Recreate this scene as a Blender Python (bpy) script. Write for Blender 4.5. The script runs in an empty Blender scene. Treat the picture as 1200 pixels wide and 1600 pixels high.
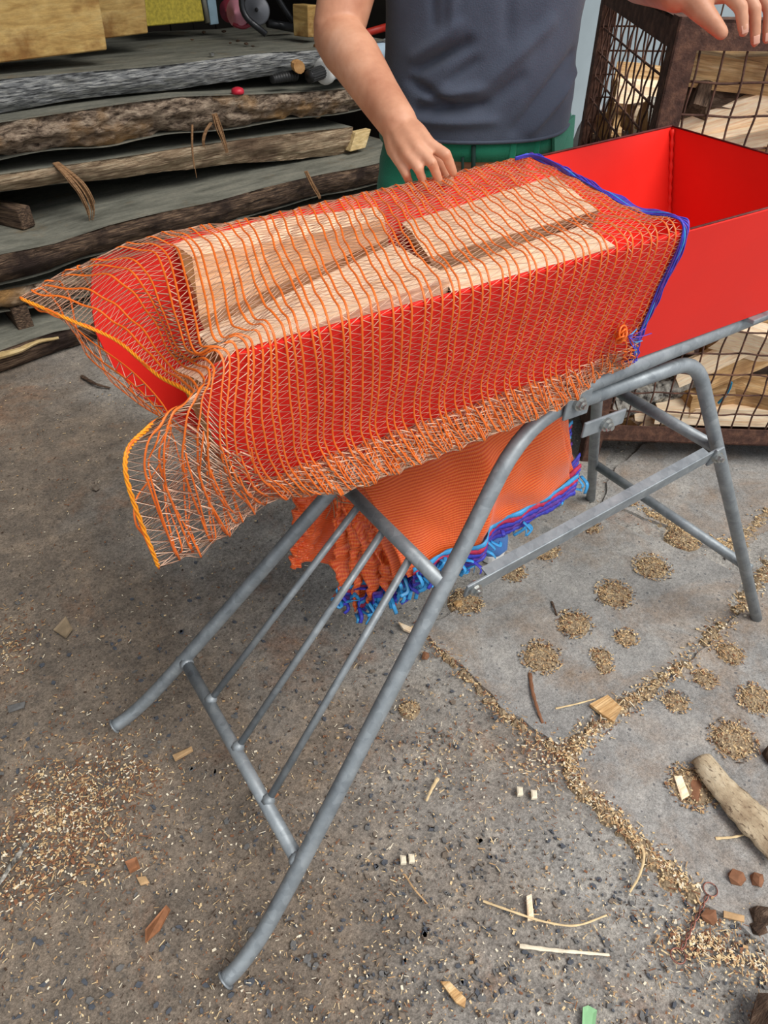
import bpy, bmesh, math, random
import numpy as np
from mathutils import Vector, Matrix, noise as mnoise

SC = bpy.context.scene
COL = SC.collection

# ------------------------------------------------------------------ camera
CAM_H, F_PX = 1.36, 1120.0
YH, VPX = -165.0, 2813.0           # horizon row and vanishing point of the trestle's long direction
_p = math.atan2(800 - YH, F_PX)
_d = np.array([VPX - 600, YH - 800, F_PX]); _d /= np.linalg.norm(_d)
_up = np.array([0, -math.cos(_p), -math.sin(_p)])
_X = _d - _up * (_d @ _up); _X /= np.linalg.norm(_X)
_Y = np.cross(_up, _X)
CR = np.array([_X, _Y, _up])        # world axes in camera coordinates
CC = np.array([0, 0, CAM_H])
cam_data = bpy.data.cameras.new('camera')
cam = bpy.data.objects.new('camera', cam_data); COL.objects.link(cam)
cam_data.sensor_fit = 'VERTICAL'; cam_data.sensor_height = 32.0
cam_data.sensor_width = 24.0
cam_data.lens = F_PX / 1600 * 32.0
cam_data.clip_start = 0.02
r_, u_, b_ = CR[:, 0], -CR[:, 1], -CR[:, 2]
cam.matrix_world = Matrix(((r_[0], u_[0], b_[0], 0), (r_[1], u_[1], b_[1], 0), (r_[2], u_[2], b_[2], CAM_H), (0, 0, 0, 1)))
SC.camera = cam

# ------------------------------------------------------------------ light
world = bpy.data.worlds.new('overcast_sky'); SC.world = world; world.use_nodes = True
bg = world.node_tree.nodes['Background']
bg.inputs[0].default_value = (0.90, 0.95, 1.0, 1); bg.inputs[1].default_value = 0.66
FW = np.array([0.55549402, 0.83152053, 0]); RT = np.array([0.83152053, -0.55549402, 0])
sun_d = bpy.data.lights.new('sun', 'SUN'); sun_d.energy = 2.5; sun_d.angle = math.radians(40); sun_d.color = (1.0, 0.96, 0.9)
sun = bpy.data.objects.new('sun', sun_d); COL.objects.link(sun)
_sd = Vector(tuple(-(RT * 0.62 - FW * 0.42)) ) + Vector((0, 0, -1.0))
sun.rotation_euler = _sd.to_track_quat('-Z', 'Y').to_euler(); sun.location = (2, -2, 5)
vs = SC.view_settings
vs.view_transform = 'Standard'; vs.look = 'None'; vs.exposure = 0.32; vs.gamma = 1.0; vs.use_curve_mapping = False

# ------------------------------------------------------------------ helpers
def ray(u, v): return CR @ np.array([(u - 600) / F_PX, (v - 800) / F_PX, 1.0])
def at(u, v, axis, val):
    d = ray(u, v); return CC + (val - CC[axis]) / d[axis] * d
def gnd(u, v, z=0.0): return at(u, v, 2, z)
def loc(u, v, D):                     # point at horizontal distance D ahead -> (right, ahead, up)
    d = ray(u, v); P = CC + D / (d @ FW) * d
    return np.array([P @ RT, D, P[2]])
def srgb(r, g, b):
    f = lambda c: (c / 255 / 12.92) if c / 255 <= 0.04045 else ((c / 255 + 0.055) / 1.055) ** 2.4
    return (f(r), f(g), f(b), 1)

def mesh_obj(name, verts, faces, mats=None, parent=None, smooth=False, mat_idx=None, uvs=None):
    me = bpy.data.meshes.new(name)
    verts = np.asarray(verts, dtype=np.float32).reshape(-1, 3)
    if isinstance(faces, np.ndarray):
        nf, k = faces.shape
        me.vertices.add(len(verts)); me.vertices.foreach_set('co', verts.ravel())
        me.loops.add(nf * k); me.loops.foreach_set('vertex_index', faces.astype(np.int32).ravel())
        me.polygons.add(nf); me.polygons.foreach_set('loop_start', np.arange(0, nf * k, k, dtype=np.int32))
        me.polygons.foreach_set('loop_total', np.full(nf, k, dtype=np.int32))
    else:
        me.from_pydata([tuple(map(float, v)) for v in verts], [], faces)
    if mats is not None:
        for m in (mats if isinstance(mats, (list, tuple)) else [mats]): me.materials.append(m)
    if mat_idx is not None: me.polygons.foreach_set('material_index', np.asarray(mat_idx, dtype=np.int32))
    if smooth: me.polygons.foreach_set('use_smooth', np.ones(len(me.polygons), dtype=bool))
    me.update(calc_edges=True)
    if uvs is not None:
        uv = me.uv_layers.new(name='UVMap')
        li = np.zeros(len(me.loops), dtype=np.int32); me.loops.foreach_get('vertex_index', li)
        uv.data.foreach_set('uv', np.asarray(uvs, dtype=np.float32)[li].ravel())
    me.validate()
    o = bpy.data.objects.new(name, me); COL.objects.link(o)
    if parent is not None: o.parent = parent
    return o
def thing(name, label, cat, location=(0, 0, 0), rotz=0, group=None):
    o = bpy.data.objects.new(name, None); COL.objects.link(o); o.empty_display_size = 0.05
    o.location = tuple(map(float, location)); o.rotation_euler = (0, 0, rotz); tag(o, label, cat, group); return o
def tag(o, label=None, cat=None, group=None, kind=None):
    if label: o['label'] = label
    if cat: o['category'] = cat
    if group: o['group'] = group
    if kind: o['kind'] = kind
    return o
class MB:
    def __init__(s): s.v = []; s.f = []; s.mi = []; s.n = 0
    def add(s, v, f, mi=0):
        v = np.asarray(v, float).reshape(-1, 3); s.v.append(v)
        for q in f: s.f.append(tuple(int(i) + s.n for i in q)); s.mi.append(mi)
        s.n += len(v); return s
    def build(s, name, mats, parent=None, smooth=False):
        return mesh_obj(name, np.vstack(s.v), s.f, mats, parent, smooth, s.mi)
def box_vf(c, size, ax=None, bev=0.0):
    hx, hy, hz = np.asarray(size, float) / 2
    A = np.eye(3) if ax is None else np.asarray(ax, float)
    if bev <= 0:
        P = [(x, y, z) for z in (-hz, hz) for y in (-hy, hy) for x in (-hx, hx)]
        fs = [(0, 2, 3, 1), (4, 5, 7, 6), (0, 1, 5, 4), (2, 6, 7, 3), (0, 4, 6, 2), (1, 3, 7, 5)]
        return np.asarray(P) @ A + np.asarray(c, float), fs
    bm = bmesh.new(); bmesh.ops.create_cube(bm, size=1)
    for v in bm.verts: v.co = Vector((v.co.x * 2 * hx, v.co.y * 2 * hy, v.co.z * 2 * hz))
    bmesh.ops.bevel(bm, geom=list(bm.edges), offset=bev, segments=2, affect='EDGES', profile=0.5)
    bm.verts.index_update()
    P = np.array([v.co[:] for v in bm.verts]); fs = [tuple(v.index for v in f.verts) for f in bm.faces]; bm.free()
    return P @ A + np.asarray(c, float), fs
def frames(P):
    P = np.asarray(P, float); n = len(P)
    T = np.gradient(P, axis=0); T /= np.maximum(np.linalg.norm(T, axis=1, keepdims=True), 1e-9)
    a = np.array([0, 0, 1.0]) if abs(T[0][2]) < 0.9 else np.array([1.0, 0, 0])
    N = np.zeros_like(P); x = np.cross(a, T[0]); N[0] = x / np.linalg.norm(x)
    for i in range(1, n):
        x = N[i - 1] - T[i] * (N[i - 1] @ T[i]); N[i] = x / max(np.linalg.norm(x), 1e-9)
    return T, N, np.cross(T, N)
def tube_vf(P, r, k=10, cap=True, rb=None):
    P = np.asarray(P, float); n = len(P); r = np.broadcast_to(np.asarray(r, float), (n,))
    rb = r if rb is None else np.broadcast_to(np.asarray(rb, float), (n,))
    T, N, B = frames(P)
    a = np.arange(k) * 2 * math.pi / k
    V = P[:, None, :] + N[:, None, :] * (np.cos(a)[None, :, None] * r[:, None, None]) + B[:, None, :] * (np.sin(a)[None, :, None] * rb[:, None, None])
    V = V.reshape(-1, 3); f = []
    for i in range(n - 1):
        for j in range(k):
            j2 = (j + 1) % k; f.append((i * k + j, i * k + j2, (i + 1) * k + j2, (i + 1) * k + j))
    if cap: f.append(tuple(range(k - 1, -1, -1))); f.append(tuple(range((n - 1) * k, n * k)))
    return V, f
def spline(P, m=8):
    P = np.asarray(P, float); Q = np.vstack([2 * P[0] - P[1], P, 2 * P[-1] - P[-2]]); out = []
    for i in range(1, len(Q) - 2):
        for t in np.arange(m) / m: out.append(cr(Q[i - 1], Q[i], Q[i + 1], Q[i + 2], t))
    out.append(P[-1]); return np.array(out)
def cr(a, b, c, d, t):
    return 0.5 * ((2 * b) + (c - a) * t + (2 * a - 5 * b + 4 * c - d) * t * t + (3 * b - a - 3 * c + d) * t ** 3)
def bend(P, rad, m=6):                 # polyline with rounded corners
    P = [np.asarray(p, float) for p in P]; out = [P[0]]
    for i in range(1, len(P) - 1):
        a, b, c = P[i - 1], P[i], P[i + 1]
        R_ = rad[i - 1] if isinstance(rad, (list, tuple)) else rad
        u = (a - b) / np.linalg.norm(a - b); w = (c - b) / np.linalg.norm(c - b)
        p, q = b + u * R_, b + w * R_
        for t in np.linspace(0, 1, m): out.append((1 - t) ** 2 * p + 2 * t * (1 - t) * b + t * t * q)
    out.append(P[-1]); return np.array(out)
def grid_faces(n, m, closed=False):
    i, j = np.meshgrid(np.arange(n - 1), np.arange(m if closed else m - 1), indexing='ij'); j2 = (j + 1) % m
    return np.stack([i * m + j, i * m + j2, (i + 1) * m + j2, (i + 1) * m + j], -1).reshape(-1, 4)
def vnoise(P, s, seed=0.0):
    return np.array([mnoise.noise(Vector((float(p[0] * s + seed), float(p[1] * s + seed * 1.7), float(p[2] * s - seed)))) for p in np.asarray(P).reshape(-1, 3)])

# ------------------------------------------------------------------ materials
class NT:
    def __init__(s, name):
        s.m = bpy.data.materials.new(name); s.m.use_nodes = True; s.t = s.m.node_tree
        s.b = s.t.nodes['Principled BSDF']; s._co = None
    def n(s, typ, **kw):
        nd = s.t.nodes.new(typ)
        for k, v in kw.items():
            if k.startswith('_'): setattr(nd, k[1:], v)
            else: s.put(nd.inputs[k.replace('__', ' ')], v)
        return nd
    def put(s, sock, v):
        if isinstance(v, bpy.types.NodeSocket): s.t.links.new(v, sock)
        else: sock.default_value = v
    def co(s, scale=(1, 1, 1), kind='Object'):
        tc = s.n('ShaderNodeTexCoord'); mp = s.n('ShaderNodeMapping'); s.t.links.new(tc.outputs[kind], mp.inputs[0])
        mp.inputs['Scale'].default_value = scale; return mp.outputs[0]
    def noise(s, co, scale, detail=4, rough=0.55, dist=0.0):
        return s.n('ShaderNodeTexNoise', Vector=co, Scale=scale, Detail=detail, Roughness=rough, Distortion=dist).outputs[0]
    def ramp(s, fac, stops):
        nd = s.n('ShaderNodeValToRGB', Fac=fac); e = nd.color_ramp.elements
        while len(e) < len(stops): e.new(0.5)
        for el, (p, c) in zip(e, stops): el.position = p; el.color = c if hasattr(c, '__len__') else (c, c, c, 1)
        return nd.outputs[0]
    def mix(s, fac, a, b, mode='MIX'):
        nd = s.n('ShaderNodeMix', _data_type='RGBA', _blend_type=mode)
        s.put(nd.inputs[0], fac); s.put(nd.inputs[6], a); s.put(nd.inputs[7], b); return nd.outputs[2]
    def math(s, op, a, b=0.0):
        nd = s.n('ShaderNodeMath', _operation=op); s.put(nd.inputs[0], a); s.put(nd.inputs[1], b); return nd.outputs[0]
    def bump(s, h, strength=0.5, dist=0.01, prev=None):
        nd = s.n('ShaderNodeBump', Height=h, Strength=strength, Distance=dist)
        if prev is not None: s.t.links.new(prev, nd.inputs['Normal'])
        return nd.outputs[0]
    def done(s, color=None, rough=0.6, metal=0.0, normal=None, spec=0.5, **kw):
        if color is not None: s.put(s.b.inputs['Base Color'], color)
        s.put(s.b.inputs['Roughness'], rough); s.put(s.b.inputs['Metallic'], metal); s.b.inputs['Specular IOR Level'].default_value = spec
        if normal is not None: s.t.links.new(normal, s.b.inputs['Normal'])
        for k, v in kw.items(): s.put(s.b.inputs[k.replace('_', ' ')], v)
        return s.m
def plain(name, col, rough=0.6, metal=0.0, var=0.12, scale=20, bump=0.0, spec=0.5, **kw):
    t = NT(name); co = t.co(); nz = t.noise(co, scale)
    dk = tuple(c * (1 - var) for c in col[:3]) + (1,); lt = tuple(min(1, c * (1 + var)) for c in col[:3]) + (1,)
    c = t.ramp(nz, [(0.3, dk), (0.7, lt)])
    nr = t.bump(nz, bump, 0.004) if bump else None
    return t.done(c, rough, metal, nr, spec, **kw)
def wood(name, stops, stretch=(1.2, 14, 14), scale=5, bump=0.35, rough=0.75, blotch=None, dist=0.004):
    t = NT(name); co = t.co(stretch); nz = t.noise(co, scale, 6, 0.62, 0.4)
    c = t.ramp(nz, stops)
    if blotch:
        n2 = t.noise(t.co((1, 1, 1)), blotch[1], 5, 0.6)
        c = t.mix(t.ramp(n2, [(blotch[2], 0.0), (blotch[3], 1.0)]), c, blotch[0])
    fn = t.noise(t.co(tuple(q * 3.1 for q in stretch)), scale, 4, 0.7)
    c = t.mix(0.75, c, t.ramp(fn, [(0.3, 0.68), (0.5, 1.0), (0.7, 1.28)]), 'MULTIPLY'); nz = t.math('ADD', nz, t.math('MULTIPLY', fn, 0.4))
    info = t.n('ShaderNodeObjectInfo')
    v = t.math('ADD', t.math('MULTIPLY', info.outputs['Random'], 0.3), 0.86)
    hsv = t.n('ShaderNodeHueSaturation', Color=c, Value=v)
    return t.done(hsv.outputs[0], rough, 0, t.bump(nz, bump, dist), 0.3)

M = {}
def build_materials():
    # concrete with embedded grit, dust and brown sawdust stain
    t = NT('yard_concrete'); co = t.co()
    n1 = t.noise(co, 1.3, 6, 0.6, 0.3); n2 = t.noise(co, 9, 8, 0.7); n3 = t.noise(co, 160, 3, 0.7)
    sep = t.n('ShaderNodeSeparateXYZ', Vector=co)
    # brown dusted side, its brown also deepened as shed shade, is towards the shed and the loading side (-x), smoother blue-grey slab towards +x
    side = t.math('ADD', t.math('MULTIPLY', sep.outputs[0], -0.9), 0.92)
    side = t.math('ADD', side, t.math('MULTIPLY', t.math('SUBTRACT', n1, 0.5), 2.4))
    brown = t.ramp(side, [(0.12, 0.0), (0.75, 0.85)])
    grey = t.ramp(n2, [(0.3, srgb(126, 124, 121)), (0.52, srgb(150, 147, 142)), (0.72, srgb(172, 168, 160))])
    brn_shade = t.ramp(n2, [(0.3, srgb(90, 80, 70)), (0.52, srgb(115, 101, 87)), (0.72, srgb(140, 121, 101))])
    c = t.mix(brown, grey, brn_shade)
    rust = t.ramp(t.noise(co, 3.2, 6, 0.7, 0.6), [(0.55, 0.0), (0.72, 0.6)])
    c = t.mix(rust, c, srgb(134, 92, 62))
    n4 = t.noise(co, 420, 2, 0.6); n5 = t.noise(co, 48, 5, 0.7)
    c = t.mix(0.9, c, t.ramp(n3, [(0.3, 0.55), (0.5, 1.0), (0.72, 1.4)]), 'MULTIPLY')
    c = t.mix(0.8, c, t.ramp(n4, [(0.3, 0.6), (0.5, 1.0), (0.7, 1.35)]), 'MULTIPLY')
    c = t.mix(0.8, c, t.ramp(n5, [(0.3, 0.72), (0.5, 1.0), (0.72, 1.22)]), 'MULTIPLY')
    vo = t.n('ShaderNodeTexVoronoi', Vector=co, Scale=62.0); vo2 = t.n('ShaderNodeTexVoronoi', Vector=co, Scale=30.0)
    d1 = t.math('LESS_THAN', vo.outputs['Distance'], t.math('MULTIPLY', t.math('SUBTRACT', t.noise(co, 40, 2), 0.42), 1.6))
    c = t.mix(t.math('MULTIPLY', d1, 0.5), c, t.mix(t.n('ShaderNodeSeparateColor', Color=vo.outputs['Color']).outputs[0], srgb(58, 58, 60), srgb(108, 100, 92)))
    h = t.math('ADD', t.math('MULTIPLY', n2, 0.7), t.math('MULTIPLY', n3, 0.35))
    M['floor'] = t.done(c, 0.85, 0, t.bump(h, 0.6, 0.006), 0.3)
    t = NT('topping_concrete'); co = t.co(); n2 = t.noise(co, 7, 8, 0.7); n3 = t.noise(co, 170, 3, 0.7)
    c = t.ramp(n2, [(0.3, srgb(126, 125, 123)), (0.5, srgb(148, 146, 143)), (0.72, srgb(170, 166, 160))])
    st = t.ramp(t.noise(co, 5, 6, 0.7, 0.5), [(0.46, 0.0), (0.7, 0.7)])
    c = t.mix(st, c, srgb(140, 116, 92))
    c = t.mix(0.85, c, t.ramp(n3, [(0.3, 0.62), (0.5, 1.0), (0.75, 1.3)]), 'MULTIPLY')
    c = t.mix(0.8, c, t.ramp(t.noise(co, 420, 2, 0.6), [(0.3, 0.62), (0.5, 1.0), (0.7, 1.3)]), 'MULTIPLY')
    c = t.mix(0.7, c, t.ramp(t.noise(co, 40, 5, 0.7), [(0.3, 0.75), (0.5, 1.0), (0.72, 1.2)]), 'MULTIPLY')
    vo = t.n('ShaderNodeTexVoronoi', Vector=co, Scale=75.0)
    d1 = t.math('LESS_THAN', vo.outputs['Distance'], t.math('MULTIPLY', t.math('SUBTRACT', t.noise(co, 40, 2), 0.5), 1.6))
    c = t.mix(t.math('MULTIPLY', d1, 0.7), c, srgb(80, 82, 86))
    M['topping'] = t.done(c, 0.85, 0, t.bump(t.math('ADD', n2, t.math('MULTIPLY', n3, 0.4)), 0.5, 0.004), 0.3)
    t = NT('sawdust'); co = t.co(); n1 = t.noise(co, 90, 5, 0.7); vo = t.n('ShaderNodeTexVoronoi', Vector=co, Scale=190.0)
    c = t.ramp(n1, [(0.28, srgb(116, 98, 80)), (0.5, srgb(156, 136, 110)), (0.72, srgb(200, 180, 148))])
    c = t.mix(0.5, c, t.ramp(vo.outputs['Distance'], [(0.1, 1.25), (0.6, 0.55)]), 'MULTIPLY')
    M['sawdust'] = t.done(c, 0.9, 0, t.bump(vo.outputs['Distance'], 0.8, 0.004), 0.2)
    for k, col in dict(chip_pale=(222, 196, 152), chip_tan=(186, 152, 112), chip_red=(132, 92, 68), chip_dark=(72, 58, 48), chip_white=(232, 220, 196)).items():
        M[k] = plain(k, srgb(*col), 0.8, 0, 0.2, 60, 0.2, 0.2)
    for k, col in dict(stone_dark=(78, 82, 90), stone_grey=(104, 103, 102), stone_brown=(116, 104, 92)).items():
        M[k] = plain(k, srgb(*col), 0.7, 0, 0.2, 90, 0.3, 0.4)
    # metal
    t = NT('galvanised_steel'); co = t.co(); n1 = t.noise(co, 22, 5, 0.65); vo = t.n('ShaderNodeTexVoronoi', Vector=co, Scale=70.0)
    c = t.ramp(n1, [(0.3, srgb(124, 131, 137)), (0.55, srgb(143, 150, 155)), (0.75, srgb(160, 166, 170))])
    c = t.mix(0.18, c, t.n('ShaderNodeSeparateColor', Color=vo.outputs['Color']).outputs[0], 'SOFT_LIGHT')
    M['galv'] = t.done(c, t.ramp(n1, [(0.3, 0.55), (0.7, 0.42)]), 0.35, t.bump(n1, 0.12, 0.002))
    M['galv_dark'] = plain('bolt_zinc', srgb(176, 178, 176), 0.3, 0.85, 0.1, 40)
    t = NT('rusty_steel'); co = t.co(); n1 = t.noise(co, 30, 8, 0.7); n2 = t.noise(co, 120, 4, 0.7)
    c = t.ramp(n1, [(0.28, srgb(52, 36, 32)), (0.5, srgb(94, 66, 56)), (0.66, srgb(128, 92, 74)), (0.8, srgb(140, 84, 54))])
    M['rust'] = t.done(c, 0.8, 0.25, t.bump(t.math('ADD', n1, n2), 0.5, 0.003), 0.4)
    t = NT('red_paint'); co = t.co(); n1 = t.noise(co, 3, 5, 0.6); n2 = t.noise(t.co((6, 40, 40)), 9, 6, 0.75, 0.8)
    c = t.ramp(n1, [(0.3, srgb(224, 36, 28)), (0.7, srgb(238, 46, 36))])
    c = t.mix(t.ramp(n2, [(0.72, 0.0), (0.8, 0.55)]), c, srgb(226, 92, 80))
    M['red'] = t.done(c, t.ramp(n1, [(0.3, 0.42), (0.7, 0.55)]), 0, t.bump(t.noise(co, 26, 3), 0.06, 0.004), 0.22)
    M['red_edge'] = plain('worn_red_edge', srgb(96, 40, 36), 0.6, 0.3, 0.5, 60)
    # net plastic
    def netmat(name, col, rough, tr):
        t = NT(name); nz = t.noise(t.co(), 50, 3)
        c = t.ramp(nz, [(0.3, tuple(x * 0.88 for x in col[:3]) + (1,)), (0.7, tuple(min(1, x * 1.1) for x in col[:3]) + (1,))])
        m = t.done(c, rough, 0, None, 0.6)
        tl = t.n('ShaderNodeBsdfTranslucent', Color=c); mx = t.n('ShaderNodeMixShader', Fac=tr)
        t.t.links.new(t.b.outputs[0], mx.inputs[1]); t.t.links.new(tl.outputs[0], mx.inputs[2])
        t.t.links.new(mx.outputs[0], t.t.nodes['Material Output'].inputs[0]); return m
    M['warp_plain'] = plain('orange_net_cord', srgb(236, 104, 32), 0.42, 0, 0.1, 60, 0, 0.5)
    M['warp'] = netmat('orange_net_cord', srgb(255, 126, 42), 0.35, 0.25)
    M['weft'] = netmat('net_tape_pale_sheen', srgb(255, 206, 176), 0.14, 0.25)  # orange tape, base colour paled to stand in for its white sky sheen
    M['seam'] = plain('yellow_orange_seam_thread', srgb(244, 152, 28), 0.5, 0, 0.15, 90)
    M['net_blue'] = plain('blue_hem_thread', srgb(62, 66, 190), 0.45, 0, 0.3, 120)
    M['net_purple'] = plain('purple_hem_thread', srgb(104, 58, 160), 0.45, 0, 0.3, 120)
    M['net_cyan'] = plain('light_blue_tape', srgb(62, 160, 222), 0.35, 0, 0.15, 60)
    M['net_red'] = plain('crimson_hem_thread', srgb(196, 44, 84), 0.5, 0, 0.3, 120)
    t = NT('folded_orange_net'); uv = t.co((1, 1, 1), 'UV')
    sp = t.n('ShaderNodeSeparateXYZ', Vector=uv)
    wob = t.math('MULTIPLY', t.noise(uv, 5, 3), 5.0)
    w1 = t.math('SINE', t.math('ADD', t.math('MULTIPLY', sp.outputs[1], 270.0), wob))
    w2 = t.math('SINE', t.math('ADD', t.math('MULTIPLY', sp.outputs[0], 900.0), t.math('MULTIPLY', sp.outputs[1], 160.0)))
    g = t.math('ADD', t.math('MULTIPLY', w1, 0.7), t.math('MULTIPLY', w2, 0.3))
    c = t.ramp(t.math('ADD', t.math('MULTIPLY', g, 0.5), 0.5), [(0.1, srgb(226, 74, 18)), (0.5, srgb(250, 98, 26)), (0.9, srgb(255, 130, 56))])
    M['bundle'] = t.done(c, 0.3, 0, t.bump(g, 0.25, 0.002), 0.6, Sheen_Weight=0.25)
    # woods
    M['split'] = wood('fresh_split_wood', [(0.28, srgb(226, 184, 140)), (0.46, srgb(248, 220, 184)), (0.7, srgb(255, 238, 212))], (1.0, 16, 16), 7, 0.35)
    M['split_tan'] = wood('tan_split_wood', [(0.3, srgb(186, 136, 92)), (0.5, srgb(214, 168, 126)), (0.7, srgb(230, 190, 150))], (1.0, 16, 16), 7, 0.4, blotch=(srgb(160, 104, 70), 6, 0.5, 0.75))
    M['cage_wood'] = wood('seasoned_split_wood', [(0.28, srgb(140, 102, 64)), (0.5, srgb(198, 158, 108)), (0.7, srgb(230, 200, 154))], (1.0, 15, 15), 7, 0.5, blotch=(srgb(140, 104, 72), 5, 0.52, 0.72))
    t = NT('log_end_grain'); co = t.co((1, 1, 1)); n1 = t.noise(co, 30, 6, 0.7); 
    c = t.ramp(n1, [(0.3, srgb(150, 104, 62)), (0.55, srgb(192, 146, 96)), (0.75, srgb(212, 172, 122))])
    M['end'] = t.done(c, 0.85, 0, t.bump(n1, 0.5, 0.004), 0.2)
    M['bark'] = wood('rough_bark', [(0.3, srgb(46, 34, 28)), (0.52, srgb(92, 72, 58)), (0.72, srgb(134, 112, 94))], (2.2, 9, 9), 9, 0.9, 0.9, dist=0.012)
    t = NT('tan_birch_bark'); co = t.co(); n1 = t.noise(t.co((7, 7, 7)), 3, 5, 0.6); n2 = t.noise(t.co((60, 20, 20)), 3, 4, 0.7, 0.3)
    c = t.ramp(n1, [(0.3, srgb(140, 118, 94)), (0.55, srgb(188, 170, 142)), (0.75, srgb(212, 198, 172))]); c = t.mix(t.ramp(n2, [(0.56, 0.0), (0.64, 0.8)]), c, srgb(84, 66, 52))
    M['birch_tan'] = t.done(c, 0.85, 0, t.bump(t.math('ADD', n1, n2), 0.6, 0.004), 0.2)
    M['birch'] = wood('grey_white_bark', [(0.38, srgb(46, 42, 40)), (0.5, srgb(150, 146, 138)), (0.66, srgb(206, 202, 192))], (6, 5, 5), 7, 0.7, 0.85, dist=0.008)
    t = NT('dusty_plank_top'); co = t.co((1.2, 5, 5)); n1 = t.noise(co, 4, 7, 0.65, 0.3); n2 = t.noise(t.co(), 70, 4, 0.7)
    c = t.ramp(n1, [(0.28, srgb(88, 88, 80)), (0.5, srgb(120, 120, 110)), (0.75, srgb(148, 145, 132))])
    c = t.mix(t.ramp(t.noise(t.co(), 6, 5, 0.7), [(0.58, 0.0), (0.74, 0.6)]), c, srgb(126, 104, 74))
    c = t.mix(0.6, c, t.ramp(n2, [(0.3, 0.75), (0.7, 1.2)]), 'MULTIPLY')
    M['slab_top'] = t.done(c, 0.9, 0, t.bump(t.math('ADD', n1, t.math('MULTIPLY', n2, 0.4)), 0.5, 0.006), 0.2)
    def edge(name, stops, st, sc, b, bl=None): M[name] = wood(name, stops, st, sc, b, 0.85, bl, 0.012)
    edge('edge_grey', [(0.34, srgb(50, 50, 52)), (0.47, srgb(126, 128, 130)), (0.58, srgb(176, 176, 174)), (0.72, srgb(210, 208, 200))], (1.6, 9, 24), 8, 0.8)
    edge('edge_rough', [(0.36, srgb(70, 56, 46)), (0.5, srgb(146, 126, 108)), (0.64, srgb(188, 168, 146))], (4, 8, 12), 6, 0.9, (srgb(172, 132, 84), 2.2, 0.5, 0.62))
    edge('edge_tan', [(0.3, srgb(104, 82, 64)), (0.5, srgb(172, 148, 120)), (0.7, srgb(216, 196, 166))], (1.8, 10, 24), 6, 0.8, (srgb(110, 88, 70), 3.0, 0.5, 0.66))
    edge('edge_dark', [(0.32, srgb(40, 31, 27)), (0.5, srgb(100, 80, 66)), (0.68, srgb(160, 132, 106))], (1.6, 10, 24), 7, 1.0, (srgb(56, 42, 36), 5.0, 0.48, 0.62))
    edge('slab_cut', [(0.3, srgb(172, 144, 96)), (0.5, srgb(206, 180, 130)), (0.7, srgb(222, 200, 156))], (2, 10, 10), 6, 0.3)
    edge('board_yellow', [(0.25, srgb(146, 108, 56)), (0.5, srgb(190, 156, 96)), (0.75, srgb(208, 180, 122))], (1.4, 1, 7), 4, 0.25, (srgb(140, 100, 54), 4.5, 0.52, 0.66))
    M['osb'] = plain('yellow_pressboard', srgb(196, 176, 64), 0.7, 0, 0.3, 70, 0.2)
    M['skin'] = None
    t = NT('skin'); co = t.co(); n1 = t.noise(co, 14, 5, 0.6); n2 = t.noise(co, 130, 3, 0.6)
    c = t.ramp(n1, [(0.3, srgb(178, 120, 92)), (0.55, srgb(202, 146, 116)), (0.75, srgb(216, 164, 136))])
    M['skin'] = t.done(c, 0.48, 0, t.bump(n2, 0.12, 0.002), 0.4, Subsurface_Weight=0.08, Subsurface_Radius=(0.01, 0.004, 0.002))
    M['nail'] = plain('nail', srgb(214, 160, 138), 0.3, 0, 0.05)
    def cloth(name, c1, c2, sc=60, rough=0.9, flecks=None):
        t = NT(name); co = t.co(); n1 = t.noise(co, 5, 5, 0.6); n2 = t.noise(co, 420, 2, 0.6)
        c = t.ramp(n1, [(0.3, c1), (0.7, c2)])
        if flecks:
            n3 = t.noise(t.co((4, 4, 1.3)), 60, 3, 0.5); c = t.mix(t.ramp(n3, [(0.76, 0.0), (0.82, 0.5)]), c, flecks)
        return t.done(c, rough, 0, t.bump(t.math('ADD', n2, t.math('MULTIPLY', t.noise(co, 22, 4), 1.2)), 0.35, 0.003), 0.2, Sheen_Weight=0.15)
    M['navy'] = cloth('navy_jersey', srgb(60, 65, 80), srgb(76, 83, 98), flecks=srgb(150, 150, 150))
    M['green'] = cloth('green_work_cloth', srgb(26, 108, 84), srgb(40, 132, 104))
    M['green_light'] = cloth('green_pocket_cloth', srgb(44, 112, 92), srgb(62, 130, 108))
    M['green_dark'] = plain('dark_green_seam', srgb(10, 44, 38), 0.9)
    M['hair'] = plain('brown_hair', srgb(60, 42, 30), 0.6, 0, 0.3, 120, 0.6)
    M['shoe'] = cloth('blue_shoe_cloth', srgb(58, 98, 158), srgb(78, 118, 178))
    M['white'] = plain('white_rubber', srgb(222, 222, 220), 0.6)
    M['eye'] = plain('eye_white', srgb(230, 226, 220), 0.3)
    M['iris'] = plain('eye_brown', srgb(60, 40, 28), 0.3)
    M['lip'] = plain('lip', srgb(176, 104, 92), 0.5)
    M['wall'] = plain('grey_blue_wall', srgb(146, 158, 164), 0.8, 0, 0.1, 3, 0.1)
    M['dark_wall'] = plain('dark_shed_boards', srgb(44, 38, 33), 0.9, 0, 0.35, 8, 0.3)
    M['black'] = plain('black_steel', srgb(40, 41, 44), 0.35, 0.3, 0.2, 30)
    M['rubber'] = plain('black_rubber', srgb(30, 30, 31), 0.55, 0, 0.2, 40)
    M['disc'] = plain('dark_grey_disc', srgb(96, 98, 104), 0.45, 0.3, 0.1, 20)
    M['wheel_red'] = plain('dark_red_plastic', srgb(150, 50, 66), 0.5)
    M['pink'] = plain('pink_plastic', srgb(224, 150, 168), 0.45)
    M['pipe'] = plain('pale_blue_pipe', srgb(176, 196, 212), 0.35, 0, 0.06, 8)
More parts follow.
